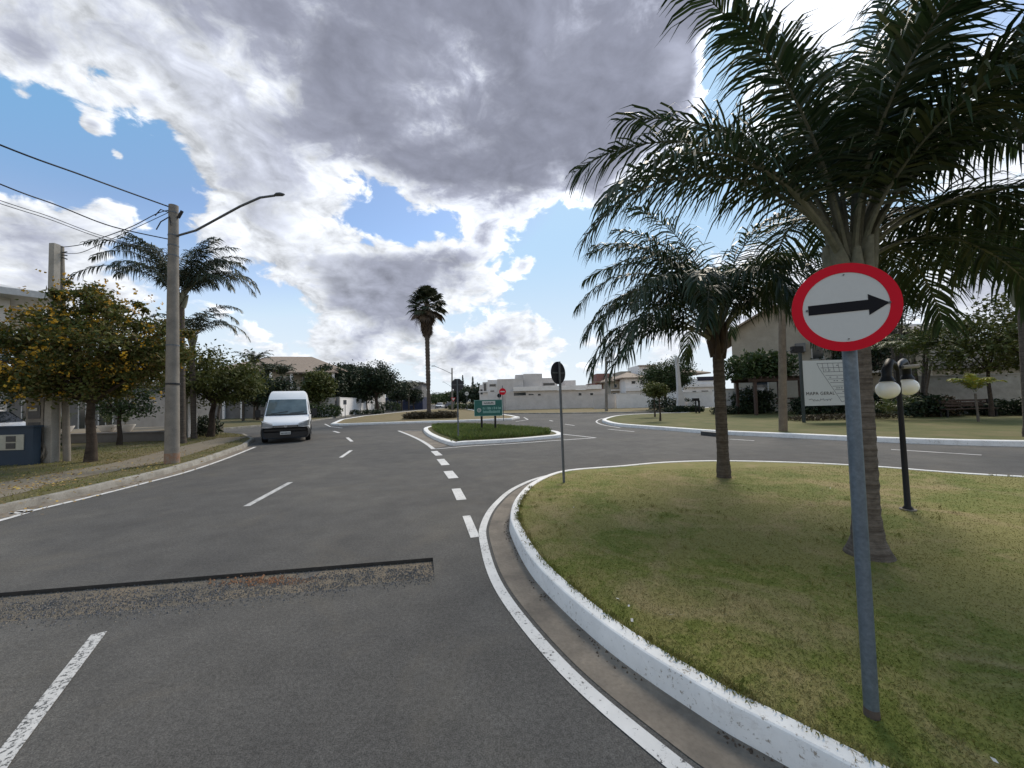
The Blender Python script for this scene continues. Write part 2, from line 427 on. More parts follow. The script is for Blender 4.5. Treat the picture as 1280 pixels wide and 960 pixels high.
# trench fill: low along the cut edge, rising to the road on the near side
NU, NV = 90, 12
fl = smooth_line(tr_far, 30); nl = smooth_line(tr_near[::-1], 15)
def along(line, t):
    q = t*(len(line)-1); i = min(int(q), len(line)-2); return line[i].lerp(line[i+1], q-i)
mb = MB()
for i in range(NU+1):
    a, b = along(fl, i/NU), along(nl, i/NU)
    for j in range(NV+1):
        s = j/NV; p = a.lerp(b, s*1.0)
        z = -.038*(1-s)**1.1-.002 + .012*(mnoise.noise(Vector((p.x*7, p.y*7, 0))))*math.sin(PI*min(1, s))
        mb.v.append((p.x, p.y, z))
for i in range(NU):
    for j in range(NV):
        o = i*(NV+1)+j; mb.f.append((o, o+1, o+NV+2, o+NV+1))
tf = struct(mb.build('trench_fill', M['trench'], None, 60, recalc=True))

def stones(name, pts, smin, smax, m, parent=None):
    out = []
    T = np.array([[1, 0, -.5], [-.5, .87, -.5], [-.5, -.87, -.5], [0, 0, .7]])
    FA = [(0, 1, 3), (1, 2, 3), (2, 0, 3)]
    n = len(pts); s = rng.uniform(smin, smax, (n, 1, 1)); a = rng.uniform(0, 6.28, n)
    sh = rng.uniform(.55, 1.2, (n, 4, 3)); V = T[None]*sh*s
    c, q = np.cos(a)[:, None], np.sin(a)[:, None]
    X = V[:, :, 0]*c-V[:, :, 1]*q; Y = V[:, :, 0]*q+V[:, :, 1]*c
    V = np.stack([X, Y, V[:, :, 2]], 2)+pts[:, None, :]
    me = bpy.data.meshes.new(name)
    f = np.concatenate([np.array(FA)+4*i for i in range(n)])
    me.from_pydata(V.reshape(-1, 3).tolist(), [], f.tolist()); me.materials.append(m)
    return link(name, me, parent)
pts = []
for _ in range(17000):
    t = random.random()**.8; s = min(1.5, abs(random.gauss(.66, .33)))
    a, b = along(fl, t), along(nl, t); p = a+(b-a)*s
    dens = .35+.65*(mnoise.noise(Vector((p.x*2.5, p.y*2.5, 3)))*.5+.5)
    if random.random() > dens*(1 if s < 1 else max(0, 1-(s-1)*2.2)): continue
    z = (-.038*(1-min(s, 1))**1.1+.001) if s < 1 else .002
    pts.append((p.x, p.y, z))
stuff(stones('gravel', np.array(pts), .004, .017, M['stone']))

rs = []
for _ in range(520):
    q = G(345+random.gauss(0, 30), 725+random.gauss(0, 3.2)); rs.append((q.x, q.y, -.018))
stuff(stones('red_soil', np.array(rs), .006, .018, M['redsoil']))
# ------------------------------------------------------------------ near planted island with white kerb
KH = .15
front = [(1135, 1010, 'b'), (985, 960, 'b'), (876, 896, 'b'), (749, 805, 'b'), (669, 726, 'b'), (642, 678, 'b'), (637, 655, 'b'),
         (646, 631, 'b'), (668, 610, 'b'), (706, 596, 'b')]
pl = [Vector((5.2, -.55)), Vector((2.9, .35)), Vector((1.85, 1.13))]
pl += [Vector(Gd(x, y, 0)) for x, y, _ in front[1:]]
pl += [Vector(Gd(x, y, KH)) for x, y in ((775, 581.5), (828, 577), (897, 575), (993, 577), (1094, 582), (1280, 594.5))]
pl += [Vector((13.5, 4.6)), Vector((17, 2.2)), Vector((18, -.2)), Vector((15.5, -1.6)), Vector((10, -1.3))]
isl = smooth_line(pl, 8, True)
# orientation: make the interior lie on the left
ar = sum(isl[i].x*isl[(i+1) % len(isl)].y-isl[(i+1) % len(isl)].x*isl[i].y for i in range(len(isl)))
if ar < 0: isl = isl[::-1]
KPROF = [(-.004, -.02), (.014, KH-.016), (.019, KH-.006), (.029, KH), (.118, KH), (.126, KH-.008), (.128, KH-.06)]
struct(sweep(MB(), isl, KPROF, True).build('kerb', M['kerb'], None, 24))
struct(MB().prism([tuple(p) for p in offset(isl, .118, True)], -.1, KH-.012).build('traffic_island', M['turf']))
struct(sweep(MB(), isl, [(-.27, .004), (-.13, .003), (0, .005)], True).build('gutter', M['gutter']))
# edge line follows the gutter on the road side
sweep(MB(), isl, [(-.40, .005), (-.305, .005)], True).build('edge_line', M['line'], road)
# soil clods lying along the foot of the kerb
cp = []
for i in range(900):
    k = random.randrange(len(isl)); p = isl[k].lerp(isl[(k+1) % len(isl)], random.random())
    if p.length > 7 or p.y < .3: continue
    n = normals([isl[k], isl[(k+1) % len(isl)]])[0]; q = p-n*(abs(random.gauss(0, .035))+.012)
    if mnoise.noise(Vector((q.x*1.7, q.y*1.7, 9))) > -.05: cp.append((q.x, q.y, .006))
stuff(stones('soil_clods', np.array(cp), .004, .018, M['clod']))

# mown grass: blades
ipoly = [tuple(p) for p in offset(isl, .12, True)]
def blades(name, poly, z, n, dens, hmin, hmax, w, m, region, lean=.6, hole_=None):
    xy = np.stack([rng.uniform(region[0], region[1], n), rng.uniform(region[2], region[3], n)], 1)
    xy = xy[inside(poly, xy)]
    if hole_ is not None: xy = xy[~(inside(hole_, xy) & (rng.random(len(xy)) > .12))]
    d = np.hypot(xy[:, 0], xy[:, 1]); xy = xy[rng.random(len(xy)) < dens(d)]; d = np.hypot(xy[:, 0], xy[:, 1])
    n = len(xy); h = rng.uniform(hmin, hmax, n); a = rng.uniform(0, 6.28, n); b = rng.uniform(0, 6.28, n)
    ww = w*(1+d/5)*.5
    L = rng.uniform(.2, lean, n)*h*1.6
    base = np.concatenate([xy, np.full((n, 1), z)], 1)
    sx, sy = np.cos(a)*ww, np.sin(a)*ww
    v = np.zeros((n, 4, 3))
    v[:, 0] = base+np.stack([-sx, -sy, 0*h], 1); v[:, 1] = base+np.stack([sx, sy, 0*h], 1)
    v[:, 2] = base+np.stack([sx*.7+np.cos(b)*L*.4, sy*.7+np.sin(b)*L*.4, h*.65], 1)
    v[:, 3] = base+np.stack([np.cos(b)*L, np.sin(b)*L, h], 1)
    return stuff(npmesh(name, v.reshape(-1, 3), 4, m))
blades('grass', ipoly, KH-.014, 1500000, lambda d: np.clip(7/(d*d+1), .10, 1), .005, .014, .0020, M['blade'], (-1.2, 9.5, .6, 8.2), 1.2)

# stray taller tufts along the kerb and round the trunks
def tufts(name, centres, n, hmin, hmax, m):
    V = []
    for (x, y, z) in centres:
        for k in range(random.randint(n//2, n)):
            a = random.uniform(0, 6.28); r_ = abs(random.gauss(0, .03)); h = random.uniform(hmin, hmax); l = random.uniform(.1, .7)*h; b_ = random.uniform(0, 6.28)
            p = Vector((x+r_*math.cos(a), y+r_*math.sin(a), z)); w_ = Vector((math.cos(b_+1.57), math.sin(b_+1.57), 0))*.0018; d_ = Vector((math.cos(b_), math.sin(b_), 0))
            V += [p-w_, p+w_, p+w_*.6+d_*l*.4+Vector((0, 0, h*.7)), p+d_*l+Vector((0, 0, h*.9))]
    return stuff(npmesh(name, [tuple(v) for v in V], 4, m))
tc = []
kin = offset(isl, .126, True)
for i in range(1500):
    k = random.randrange(len(kin)); q = kin[k].lerp(kin[(k+1) % len(kin)], random.random())
    if .3 < q.y < 6.9 and q.x < 9 and random.random() < .75: tc.append((q.x+random.gauss(0, .012), q.y+random.gauss(0, .012), KH-.014))
for i in range(800):
    x, y = random.uniform(.2, 7), random.uniform(1.0, 6.5)
    if mnoise.noise(Vector((x*1.3, y*1.3, 5))) > .12 and inside(ipoly, np.array([[x, y]]))[0]: tc.append((x, y, KH-.014))
tufts('grass_tufts', tc, 14, .018, .05, M['blade'])
# ------------------------------------------------------------------ mid island with the green sign
mp_ = [Gd(529, 539), Gd(536, 546), Gd(561, 556.5), Gd(581, 556), Gd(637, 553), Gd(682, 549), Gd(702, 546.5),
       Gd(700, 543), Gd(686, 540.5), Gd(640, 536.5), Gd(590, 534), Gd(545, 534.5), Gd(533, 536)]
mi = smooth_line(mp_, 3, True)
ar = sum(mi[i].x*mi[(i+1) % len(mi)].y-mi[(i+1) % len(mi)].x*mi[i].y for i in range(len(mi)))
if ar < 0: mi = mi[::-1]
KW = [(-.004, -.02), (.02, .115), (.04, .13), (.26, .13), (.29, .11)]
struct(sweep(MB(), mi, KW, True).build('kerb', M['kerb'], None, 24))
struct(MB().prism([tuple(p) for p in offset(mi, .27, True)], -.1, .12).build('traffic_island', M['verge']))
mpoly = [tuple(p) for p in offset(mi, .55, True)]
blades('tall_grass', mpoly, .12, 60000, lambda d: np.ones_like(d), .10, .27, .006, M['tall'], (-6, 4, 13, 26), .5)

def strip(pxs, w, name='lane_marking', m='line', smooth=0, z=.005, parent=road):
    pts = [Vector(Gd(x, y)) for x, y in pxs]
    if smooth: pts = smooth_line(pts, smooth)
    return sweep(MB(), pts, [(-w/2, z), (w/2, z)]).build(name, M[m], parent)
strip([(498, 538.5), (512, 544), (525, 550), (535, 556), (542, 561.5)], .15, 'edge_line', smooth=4)
strip([(542, 561.5), (590, 557.5), (637, 554.8), (690, 551), (745, 547.3)], .11, 'edge_line')
strip([(745, 547.3), (705, 543.0), (686, 541)], .11, 'edge_line')
strip([(498, 538.5), (529, 537.8)], .10, 'edge_line', 'line_old')
struct(MB().prism([Gd(500, 539), Gd(529, 539), Gd(536, 546.5), Gd(561, 557), Gd(543, 560.5), Gd(526, 550), Gd(512, 544)], 0, .003).build('dirt_patch', M['gutter']))
DASH = [((542.5, 564), (549, 569.5), .22), ((550.5, 574), (557, 581.5), .22), ((560, 589), (567, 598), .22), ((570, 611), (577, 625), .17), ((583, 645), (594, 672), .115),
        ((363, 603), (308, 633), .11), ((439, 563), (426, 572), .12), ((434, 547), (440, 552), .14), ((417, 539), (424, 541), .16)]
for a, b, w in DASH: strip([a, b], w, 'lane_dash', 'line' if w > .11 else 'line_old')
strip([(124, 792), (70, 862), (5, 947), (-60, 1040)], .088, 'lane_dash', 'line_old')
for a, b, w in (((912, 549), (943, 551), .1), ((1114, 562), (1227, 569), .09), ((706, 530.3), (718, 532), .12), ((687, 525.5), (691, 526.5), .14), ((760, 536.5), (793, 539.7), .1), ((1330, 577), (1500, 590), .09)):
    strip([a, b], w, 'lane_dash', 'line')

# ------------------------------------------------------------------ left pavement
lk = [Vector((-6.0, -9)), Vector((-7.3, 0))]+[Vector(Gd(x, y)) for x, y in ((-60, 660), (0, 643), (95, 621), (160, 605), (215, 591), (265, 575), (307, 559.5))]
lk = smooth_line(lk, 6)
c1, c2 = Gd(318, 551), Gd(306, 545)
lk2 = lk+[Vector(c1), Vector(c2)]
tail = [Gd(262, 541.5), Gd(150, 541), (-60, 27), (-60, -9)]
sw = [tuple(p) for p in lk2]+tail
# direction of travel is away from the camera: interior on the left
GK = [(-.01, -.02), (.01, .12), (.03, .14), (.16, .14), (.18, .10)]
struct(sweep(MB(), lk2, GK).build('kerb', M['kerb_grey'], None, 50))
struct(MB().prism([tuple(p) for p in offset(lk2, .17)]+tail, -.1, .125).build('verge', M['verge']))
struct(sweep(MB(), lk, [(-.28, .003), (-.14, .003), (0, .006)]).build('gutter', M['gutter']))
sweep(MB(), lk, [(-.40, .005), (-.29, .005)]).build('edge_line', M['line'], road)
# trodden path along the verge
pa = [Vector((-8.6, -9)), Vector((-8.9, 0))]+[Vector(Gd(x, y, .13)) for x, y in ((-60, 628), (0, 612), (60, 600), (130, 587), (200, 573), (260, 556), (300, 546))]
pa = smooth_line(pa, 6)
struct(sweep(MB(), pa, [(-.55, .131), (0, .134), (.9, .131)]).build('path', M['path']))
lv = []
for _ in range(2600):
    k = random.choice(pa[6:40]); x = k.x+random.gauss(0, 1.0); y = k.y+random.gauss(0, 1.0)
    if mnoise.noise(Vector((x*.9, y*.9, 2))) > random.uniform(-.35, .45): lv.append((x, y, .145))
for _ in range(120):
    k = random.choice(lk[10:40]); lv.append((k.x+random.uniform(0, .5), k.y+random.gauss(0, .5), .015))
vpoly = [tuple(p) for p in offset(lk2, .2)]+tail
pxy = [tuple(p) for p in offset(pa, -.45)]+[tuple(p) for p in offset(pa, .8)][::-1]
bo = blades('verge_grass', vpoly, .122, 260000, lambda d: np.clip(30/(d*d+1), .1, 1), .015, .05, .0035, M['blade'], (-19, -8, 3, 24), .8, pxy)
def flat_leaves(name, pts, s, m):
    pts = np.array(pts); n = len(pts); a = rng.uniform(0, 6.28, n); q = rng.uniform(.6, 1.3, n)*s
    u = np.stack([np.cos(a)*q, np.sin(a)*q, rng.uniform(-.3, .3, n)*q], 1); w = np.stack([-np.sin(a)*q*.5, np.cos(a)*q*.5, rng.uniform(-.3, .5, n)*q], 1)
    v = np.stack([pts-u, pts-w, pts+u, pts+w], 1)
    return stuff(npmesh(name, v.reshape(-1, 3), 4, m))
flat_leaves('fallen_leaves', lv, .028, M['leaf_yellow'])
flat_leaves('litter', [tuple(G(x, y, KH+.02)) for x, y in ((712, 632), (717, 634), (786, 757), (1038, 610), (772, 748), (839, 768), (1243, 950), (790, 775), (1212, 612))], .018, M['paper'])

# ------------------------------------------------------------------ back median with the tall palm; far-left verge; far lawns
def raised(name, pxs, kerbm, topm, h=.15, kw=.25, z=0, sm=0, extra=(), ktop=True):
    pts = [Vector(Gd(x, y, z)) for x, y in pxs]+[Vector(e) for e in extra]
    if sm: pts = smooth_line(pts, sm, True)
    ar = sum(pts[i].x*pts[(i+1) % len(pts)].y-pts[(i+1) % len(pts)].x*pts[i].y for i in range(len(pts)))
    if ar < 0: pts = pts[::-1]
    if kerbm: struct(sweep(MB(), pts, [(-.004, -.02), (.02, h-.02), (.05, h), (kw, h), (kw+.03, h-.04)], True).build('kerb', kerbm))
    struct(MB().prism([tuple(p) for p in offset(pts, kw*.8 if kerbm else 0, True)], -.1, h-.01).build(name, topm))
    return pts
raised('median', [(413, 531.5), (424, 532), (500, 529.5), (570, 527.5), (640, 525), (650, 523), (641, 521), (600, 515), (575, 510.5), (562, 510.5), (520, 514), (455, 521), (425, 526)], M['kerb'], M['dry_lawn'], kw=.4)
strip([(406, 530), (413, 533.5), (428, 535)], .12, 'edge_line'); strip([(645, 527), (660, 524.5), (655, 521.8)], .12, 'edge_line')
# verge along the white wall, on the far side of the left road
raised('verge', [(-200, 558), (240, 540.5), (330, 533), (392, 526.5), (440, 519.5), (480, 513), (500, 510), (470, 509.3), (380, 509.8), (0, 521), (-200, 530)], M['kerb_grey'], M['verge'], h=.14)
# far side street strip under the pale houses
raised('verge', [(600, 514.5), (630, 517.5), (700, 517.3), (775, 516.3), (850, 514.6), (850, 505.5), (700, 508), (600, 509)], M['kerb_grey'], M['dry_lawn'], h=.12)
# big lawn on the right
rl = [(753, 526.5), (757, 529.5), (766, 532), (782, 534), (838, 538.5), (875, 541.5), (912, 543.8), (1000, 548), (1110, 553.3), (1280, 558.5)]
rlw = raised('lawn', rl, M['kerb'], M['lawn_far'], h=.16, kw=.3, sm=5,
             extra=[(19, 9.6), (30, 8.3), (60, 8), (60, 48), (28, 50)]+[Gd(x, y) for x, y in ((868, 516.5), (820, 518.5), (790, 520), (768, 522))])
strip([(768, 521), (752, 523.5), (745.5, 527), (753, 531), (775, 534.8)], .11, 'edge_line', smooth=4)
struct(MB().prism([Gd(876, 543.6), Gd(908, 545.6), Gd(908, 543.2, .12), Gd(876, 540.4, .12)], .01, .165).build('storm_drain', M['dark_hole']))

# ------------------------------------------------------------------ vegetation tools
def leafcloud(name, pts, size, m, parent, aspect=.5, droop=.3, jit=.4):
    pts = np.asarray(pts); n = len(pts)
    a = rng.uniform(0, 6.28, n); e = rng.normal(-droop, .6, n); s = size*rng.uniform(1-jit, 1+jit, n)
    u = np.stack([np.cos(a)*np.cos(e), np.sin(a)*np.cos(e), np.sin(e)], 1)
    r = rng.normal(size=(n, 3)); w = np.cross(u, r); w /= np.linalg.norm(w, axis=1, keepdims=True)+1e-9
    k = np.cross(u, w)*.18
    v = np.stack([pts-u*s[:, None]*.5, pts+w*(s*aspect*.5)[:, None]+k*s[:, None], pts+u*s[:, None]*.5, pts-w*(s*aspect*.5)[:, None]+k*s[:, None]], 1)
    return npmesh(name, v.reshape(-1, 3), 4, m, parent)
def clumps(ells, n, per, sig):
    vol = np.array([e[3]*e[4]*e[5] for e in ells]); vol = vol/vol.sum(); C = []; Pn = []
    for i in range(n):
        e = ells[rng.choice(len(ells), p=vol)]
        d = rng.normal(size=3); d /= np.linalg.norm(d); rr = rng.uniform(.15, 1)**.45
        c = np.array(e[:3])+d*rr*np.array(e[3:6]); C.append(c)
        k = int(per*rng.uniform(.5, 1.5)); s = sig*rng.uniform(.6, 1.4)*np.mean(e[3:6])
        Pn.append(c+rng.normal(size=(k, 3))*s*np.array([1, 1, .7]))
    return C, np.concatenate(Pn)
def tree(name, label, loc, ht, rtk, ells, n, per, size, m, sig=.2, group=None, cat='tree', lean=(0, 0), limbs=14, trunk=None, leaf_kw={}):
    t = thing(name, label, cat, loc, 0, group)
    C, Pn = clumps(ells, n, per, sig)
    mb = MB(); top = Vector((lean[0], lean[1], ht))
    pts = [Vector((0, 0, -.05)), Vector((lean[0]*.15+rtk*.3, lean[1]*.2, ht*.3)), Vector((lean[0]*.5-rtk*.3, lean[1]*.5, ht*.65)), top]
    mb.tube(pts, [rtk*1.35, rtk*.95, rtk*.85, rtk*.7], 10)
    for c in random.sample(C, min(limbs, len(C))):
        c = Vector(c); md = top.lerp(c, .5)+Vector((random.uniform(-.2, .2), random.uniform(-.2, .2), random.uniform(-.05, .3)))
        mb.tube([top-Vector((0, 0, ht*.08)), md, c], [rtk*.5, rtk*.28, rtk*.08], 6)
    mb.build('trunk', trunk or M['trunk_tree'], t, 60)
    leafcloud('crown', Pn, size, m, t, **leaf_kw)
    return t, C, Pn
def bush(name, label, loc, dims, n, size, m, cat='shrub', group=None, rz=0):
    """a bush of leaves round a few stems"""
    t = thing(name, label, cat, loc, rz, group)
    w, d, h = dims
    x = rng.uniform(-1, 1, n); y = rng.uniform(-1, 1, n); z = rng.uniform(0, 1, n)**.8
    bumpz = np.array([.78+.3*mnoise.noise(Vector((a*w*.9, b*d*.9, 1.3+loc[0]))) for a, b in zip(x, y)])
    prof = np.where(np.abs(x) > .75, .85, 1.0)
    p = np.stack([x*w/2+rng.normal(size=n)*size*.4, y*d/2+rng.normal(size=n)*size*.4, z*h*bumpz*prof+.03], 1)
    leafcloud('foliage', p, size, m, t)
    mb = MB()
    for i in range(max(3, int(w*1.2))):
        a = random.uniform(-.42, .42)*w; b = random.uniform(-.3, .3)*d
        mb.tube([(a, b, 0), (a+random.uniform(-.1, .1), b, h*.35), (a+random.uniform(-.2, .2), b, h*.62)], [.03, .02, .008], 5)
    mb.build('stem', M['trunk_tree'], t)
    return t

def frond_mesh(base, az, e0, e1, L, nleaf=60, ll=.5, lw=.035, droop=1.0, plume=.5, pet=.16, r0=.035, bend=1.3, twist=0, seg=16, lseg=3, pw=1.0):
    """returns (rachis MB, leaflet vertex list of quads)"""
    p = Vector(base); pts = [p.copy()]; tans = []
    for i in range(seg):
        t = (i+.5)/seg; e = e0+(e1-e0)*t**bend; a = az+twist*t
        d = Vector((math.cos(e)*math.cos(a), math.cos(e)*math.sin(a), math.sin(e)))
        p = p+d*(L/seg); pts.append(p.copy()); tans.append(d)
    rad = [r0*(1-.93*(i/seg)**.55) if i else r0*1.25 for i in range(seg+1)]
    mb = MB().tube(pts, rad, 6, True, .6)
    V = []; F_ = []
    for i in range(nleaf):
        t = pet+(1-pet)*(i+random.random()*.7)/nleaf
        q = min(t, .999)*seg; k = int(q); c = pts[k].lerp(pts[k+1], q-k); T = tans[k]
        s0 = T.cross(Vector((0, 0, 1)))
        if s0.length < .15: s0 = Vector((-math.sin(az), math.cos(az), 0))
        s0.normalize(); n0 = s0.cross(T).normalized()
        u = (t-pet)/(1-pet)
        prof = (.55+.45*math.sin(PI*min(1, u*1.15+.12))) if u < .8 else (.35+.65*(1-u)/.2*.8)
        for sd in (-1, 1):
            l = ll*prof*random.uniform(.82, 1.12)
            pl_ = random.gauss(.22, plume)
            d = (s0*sd*math.cos(pl_)+n0*math.sin(pl_)) * (1-.35*u) + T*(.38+.55*u)
            d.normalize()
            w0 = lw*random.uniform(.8, 1.15)*.5
            o = c.copy(); dd = d.copy(); rowp = []
            wd = dd.cross(n0+Vector((random.gauss(0, .4), random.gauss(0, .4), random.gauss(0, .4))))
            if wd.length < .05: wd = dd.cross(Vector((1, .3, .2)))
            wd.normalize()
            for j in range(lseg+1):
                w = w0*(.7, 1.0, .8, .12)[j] if lseg == 3 else w0*(.9, .9, .1)[j]
                rowp.append((o+wd*w, o-wd*w))
                dd = (dd+Vector((0, 0, -1))*(droop*random.uniform(.6, 1.25)*(.22+.3*j))).normalized()
                o = o+dd*(l/lseg)
            b = len(V)
            for x, y in rowp: V += [x, y]
            for j in range(lseg): F_.append((b+2*j, b+2*j+1, b+2*j+3, b+2*j+2))
    return mb, V, F_
def add_frond(parent, fm, leafm, name='frond'):
    mb, V, F_ = fm
    me = bpy.data.meshes.new(name); o = len(mb.v)
    me.from_pydata([tuple(v) for v in mb.v]+[tuple(v) for v in V], [], mb.f+[tuple(i+o for i in f) for f in F_])
    me.materials.append(M['petiole']); me.materials.append(leafm)
    me.polygons.foreach_set('material_index', [0]*len(mb.f)+[1]*len(F_)); me.update()
    return link(name, me, parent)
def ringed_trunk(pts, rads, n=18, step=.05, amp=.05):
    """palm trunk with leaf-scar rings"""
    pts = [Vector(p) for p in pts]; L = [0]
    for i in range(1, len(pts)): L.append(L[-1]+(pts[i]-pts[i-1]).length)
    P2, R2 = [], []; k = max(4, int(L[-1]/step))
    for i in range(k+1):
        s = L[-1]*i/k; j = max(q for q in range(len(L)) if L[q] <= s+1e-6); j = min(j, len(pts)-2)
        t = (s-L[j])/(L[j+1]-L[j]); P2.append(pts[j].lerp(pts[j+1], t))
        R2.append((rads[j]*(1-t)+rads[j+1]*t)*(1+amp*((i % 2)-.5)*random.uniform(.6, 1.5)+random.uniform(-.012, .012)))
    return MB().tube(P2, R2, n)

# ------------------------------------------------------------------ near palm (behind the arrow sign)
def queen_palm(label, base, top, rt_, specs, fk, leafm, rough_top=True, flare=1.9, tm='trunk_palm', name='palm_tree', group=None, bases=11, br=.15, basem='petiole'):
    base = Vector(base); t = thing(name, label, 'palm tree', base, 0, group)
    tp = Vector(top)-base
    ringed_trunk([(0, 0, -.05), (0, 0, .04), (tp.x*.05, tp.y*.05, .14), (tp.x*.12, tp.y*.12, .4), tuple(tp*.6), tuple(tp)], [rt_*flare, rt_*flare*.9, rt_*1.25, rt_*1.02, rt_, rt_*.98], 18, .055).build('trunk', M[tm], t, 70)
    if bases:
        mb = MB()                                             # old leaf bases clasping the trunk top
        for i in range(bases):
            a = i*2.4; h = -.25+.05*(i % 7)
            p0 = tp+Vector((math.cos(a)*rt_*.75, math.sin(a)*rt_*.75, h))
            p1 = tp+Vector((math.cos(a)*rt_*1.25, math.sin(a)*rt_*1.25, h+.22))
            p2 = tp+Vector((math.cos(a)*rt_*1.9, math.sin(a)*rt_*1.9, h+.5))
            mb.tube([p0, p1, p2], [br*.75, br*.62, br*.22], 8, True, .55)
        mb.tube([tp-Vector((0, 0, .1)), tp+Vector((0, 0, .45))], [rt_*.95, rt_*.5], 10)
        mb.build('leaf_base', M[basem], t, 60)
    for (az, e0, e1, L) in specs:
        a = R(az); q = tp+Vector((math.cos(a)*rt_*.7, math.sin(a)*rt_*.7, random.uniform(.05, .3)))
        add_frond(t, frond_mesh(q, a, R(e0), R(e1), L, twist=random.uniform(-.25, .25), **fk), leafm)
    return t
npb = G(1086, 694, KH-.02)
near_top = P(1065, 348, npb.y+.0)
specs = [(250, 80, -5, 2.5), (290, 80, -10, 2.6), (272, 76, -25, 2.2), (305, 76, -25, 2.6), (325, 80, -15, 2.9), (268, 87, 30, 2.5), (30, 87, 45, 3.2), (180, 84, 30, 3.2), (172, 68, -34, 3.2), (196, 62, -50, 3.1), (160, 80, 8, 3.2), (205, 80, 8, 2.6), (180, 56, -55, 3.0),
         (140, 74, -25, 3.1), (120, 84, 20, 3.2), (75, 86, 25, 3.2), (55, 72, -35, 3.1), (35, 82, 5, 3.2), 
         (15, 74, -20, 3.2), (0, 86, 35, 3.2), (-10, 66, -50, 3.0), (-25, 80, 0, 3.1), (-45, 76, -20, 2.7), (-75, 86, 30, 2.6), (25, 60, -60, 3.0),
         (60, 88, 55, 3.2), (110, 88, 66, 3.0), (-15, 87, 52, 3.2), (150, 88, 64, 3.1), (5, 56, -60, 2.9), (75, 60, -60, 2.9), (40, 50, -70, 2.8), (-3, 44, -66, 2.7), (12, 38, -66, 2.6), (-20, 42, -62, 2.5), (28, 36, -64, 2.6), (52, 34, -66, 2.5),
         (10, 87, 60, 3.3), (20, 78, -10, 3.2), (-3, 76, -18, 3.1)]
queen_palm('large palm right behind the red ringed arrow sign', npb, near_top, .105, specs,
           dict(nleaf=66, ll=.70, lw=.027, droop=1.0, plume=.30, r0=.046, pet=.26, bend=1.15), M['frond'], br=.16)
p2b = G(905, 597, KH-.02)
p2t = P(897, 432, p2b.y)
specs2 = [(60, 86, -10, 3.3), (270, 86, -20, 2.9), (210, 87, 5, 3.2), (185, 80, -30, 3.4), (184, 45, -70, 3.0), (175, 40, -74, 2.9), (190, 36, -78, 2.6), (180, 80, -60, 3.5), (192, 74, -82, 3.2), (168, 70, -75, 3.2), (160, 84, -30, 3.4), (215, 78, -70, 2.9), (235, 82, -55, 2.7), (140, 78, -60, 3.2), (120, 84, -25, 3.2), (95, 80, -60, 3.1),
          (70, 84, -35, 3.1), (50, 76, -70, 3.1), (25, 82, -50, 3.3), (5, 78, -65, 3.1), (-15, 72, -80, 2.9), (-35, 80, -60, 2.9), (-60, 84, -45, 2.7), (-85, 82, -65, 2.7), (265, 78, -75, 2.6),
          (190, 87, -5, 3.1), (20, 87, -5, 3.1), (100, 88, 15, 2.9), (-60, 70, -84, 2.3), (150, 64, -84, 2.7), (205, 60, -86, 2.9), (182, 62, -62, 3.1), (172, 86, -15, 3.3), (200, 84, -40, 3.1), (240, 70, -84, 2.5), (-5, 84, -30, 3.2), (0, 64, -84, 2.6), (80, 66, -82, 2.6), (300, 76, -80, 2.4)]
queen_palm('mid-sized drooping palm standing on the white kerbed lawn left of the arrow sign', p2b, p2t, .10, specs2,
           dict(nleaf=58, ll=.66, lw=.029, droop=1.3, plume=.35, r0=.04, pet=.24, bend=1.1), M['frond'], flare=1.35, tm='trunk_palm2', br=.13, basem='fibre')
p3b = G(1288, 546, .15)
queen_palm('palm cut off by the right edge of the picture, behind the road', p3b, P(1279, 372, p3b.y), .13,
           [(a*137.5 % 360, 60+(a*37 % 28), -78+(a*53 % 80), 3.9) for a in range(30)],
           dict(nleaf=44, ll=.6, lw=.05, droop=1.2, plume=.35, r0=.05, pet=.2), M['frond'], flare=1.3, tm='trunk_palm2', br=.2)

# ------------------------------------------------------------------ arrow sign
def circle(r, n=64, r2=None): return [(r*math.cos(2*PI*i/n), (r2 or r)*math.sin(2*PI*i/n)) for i in range(n)]
def ring_slab(mb, ro, ri, mtx, t, n=64):
    o = len(mb.v)
    for (r, y) in ((ro, -t/2), (ri, -t/2), (ri, t/2), (ro, t/2)):
        mb.v += [tuple(mtx @ Vector((r*math.cos(2*PI*i/n), y, r*math.sin(2*PI*i/n)))) for i in range(n)]
    for k in range(4):
        for i in range(n):
            mb.f.append((o+k*n+i, o+k*n+(i+1) % n, o+((k+1) % 4)*n+(i+1) % n, o+((k+1) % 4)*n+i))
    return mb
sb = G(1090, 897, KH-.02); st_ = P(1056, 345, sb.y); sc = P(1056, 384, sb.y-.06)
t = thing('road_sign', 'round white sign with red border and black arrow on a leaning post', 'road sign', sb)
mb = MB().tube([(0, 0, -.05), tuple((st_-sb))], .0295, 16)
mb.build('post', M['galv'], t, 50)
MB().tube([(0, 0, -.02), (st_-sb)*.012, (st_-sb)*.022], [.032, .0310, .0302], 16).build('rust_collar', M['rust'], t, 50)
Q = Matrix.Translation(sc-sb) @ Matrix.Rotation(R(-23), 4, 'Z') @ Matrix.Rotation(R(-2.5), 4, 'Y')
RS = .214
sp_ = MB().slab(circle(RS), Q, .003).build('sign_face', M['signwhite'], t)
ring_slab(MB(), RS+.001, RS*.792, Q @ Matrix.Translation((0, -.0022, 0)), .003).build('border', M['red'], t)
Qa = Q @ Matrix.Translation((.004, -.0022, 0)) @ Matrix.Rotation(R(1.6), 4, 'Y')
w = RS*.112; x0, x1, xt = -RS*.70, RS*.40, RS*.76
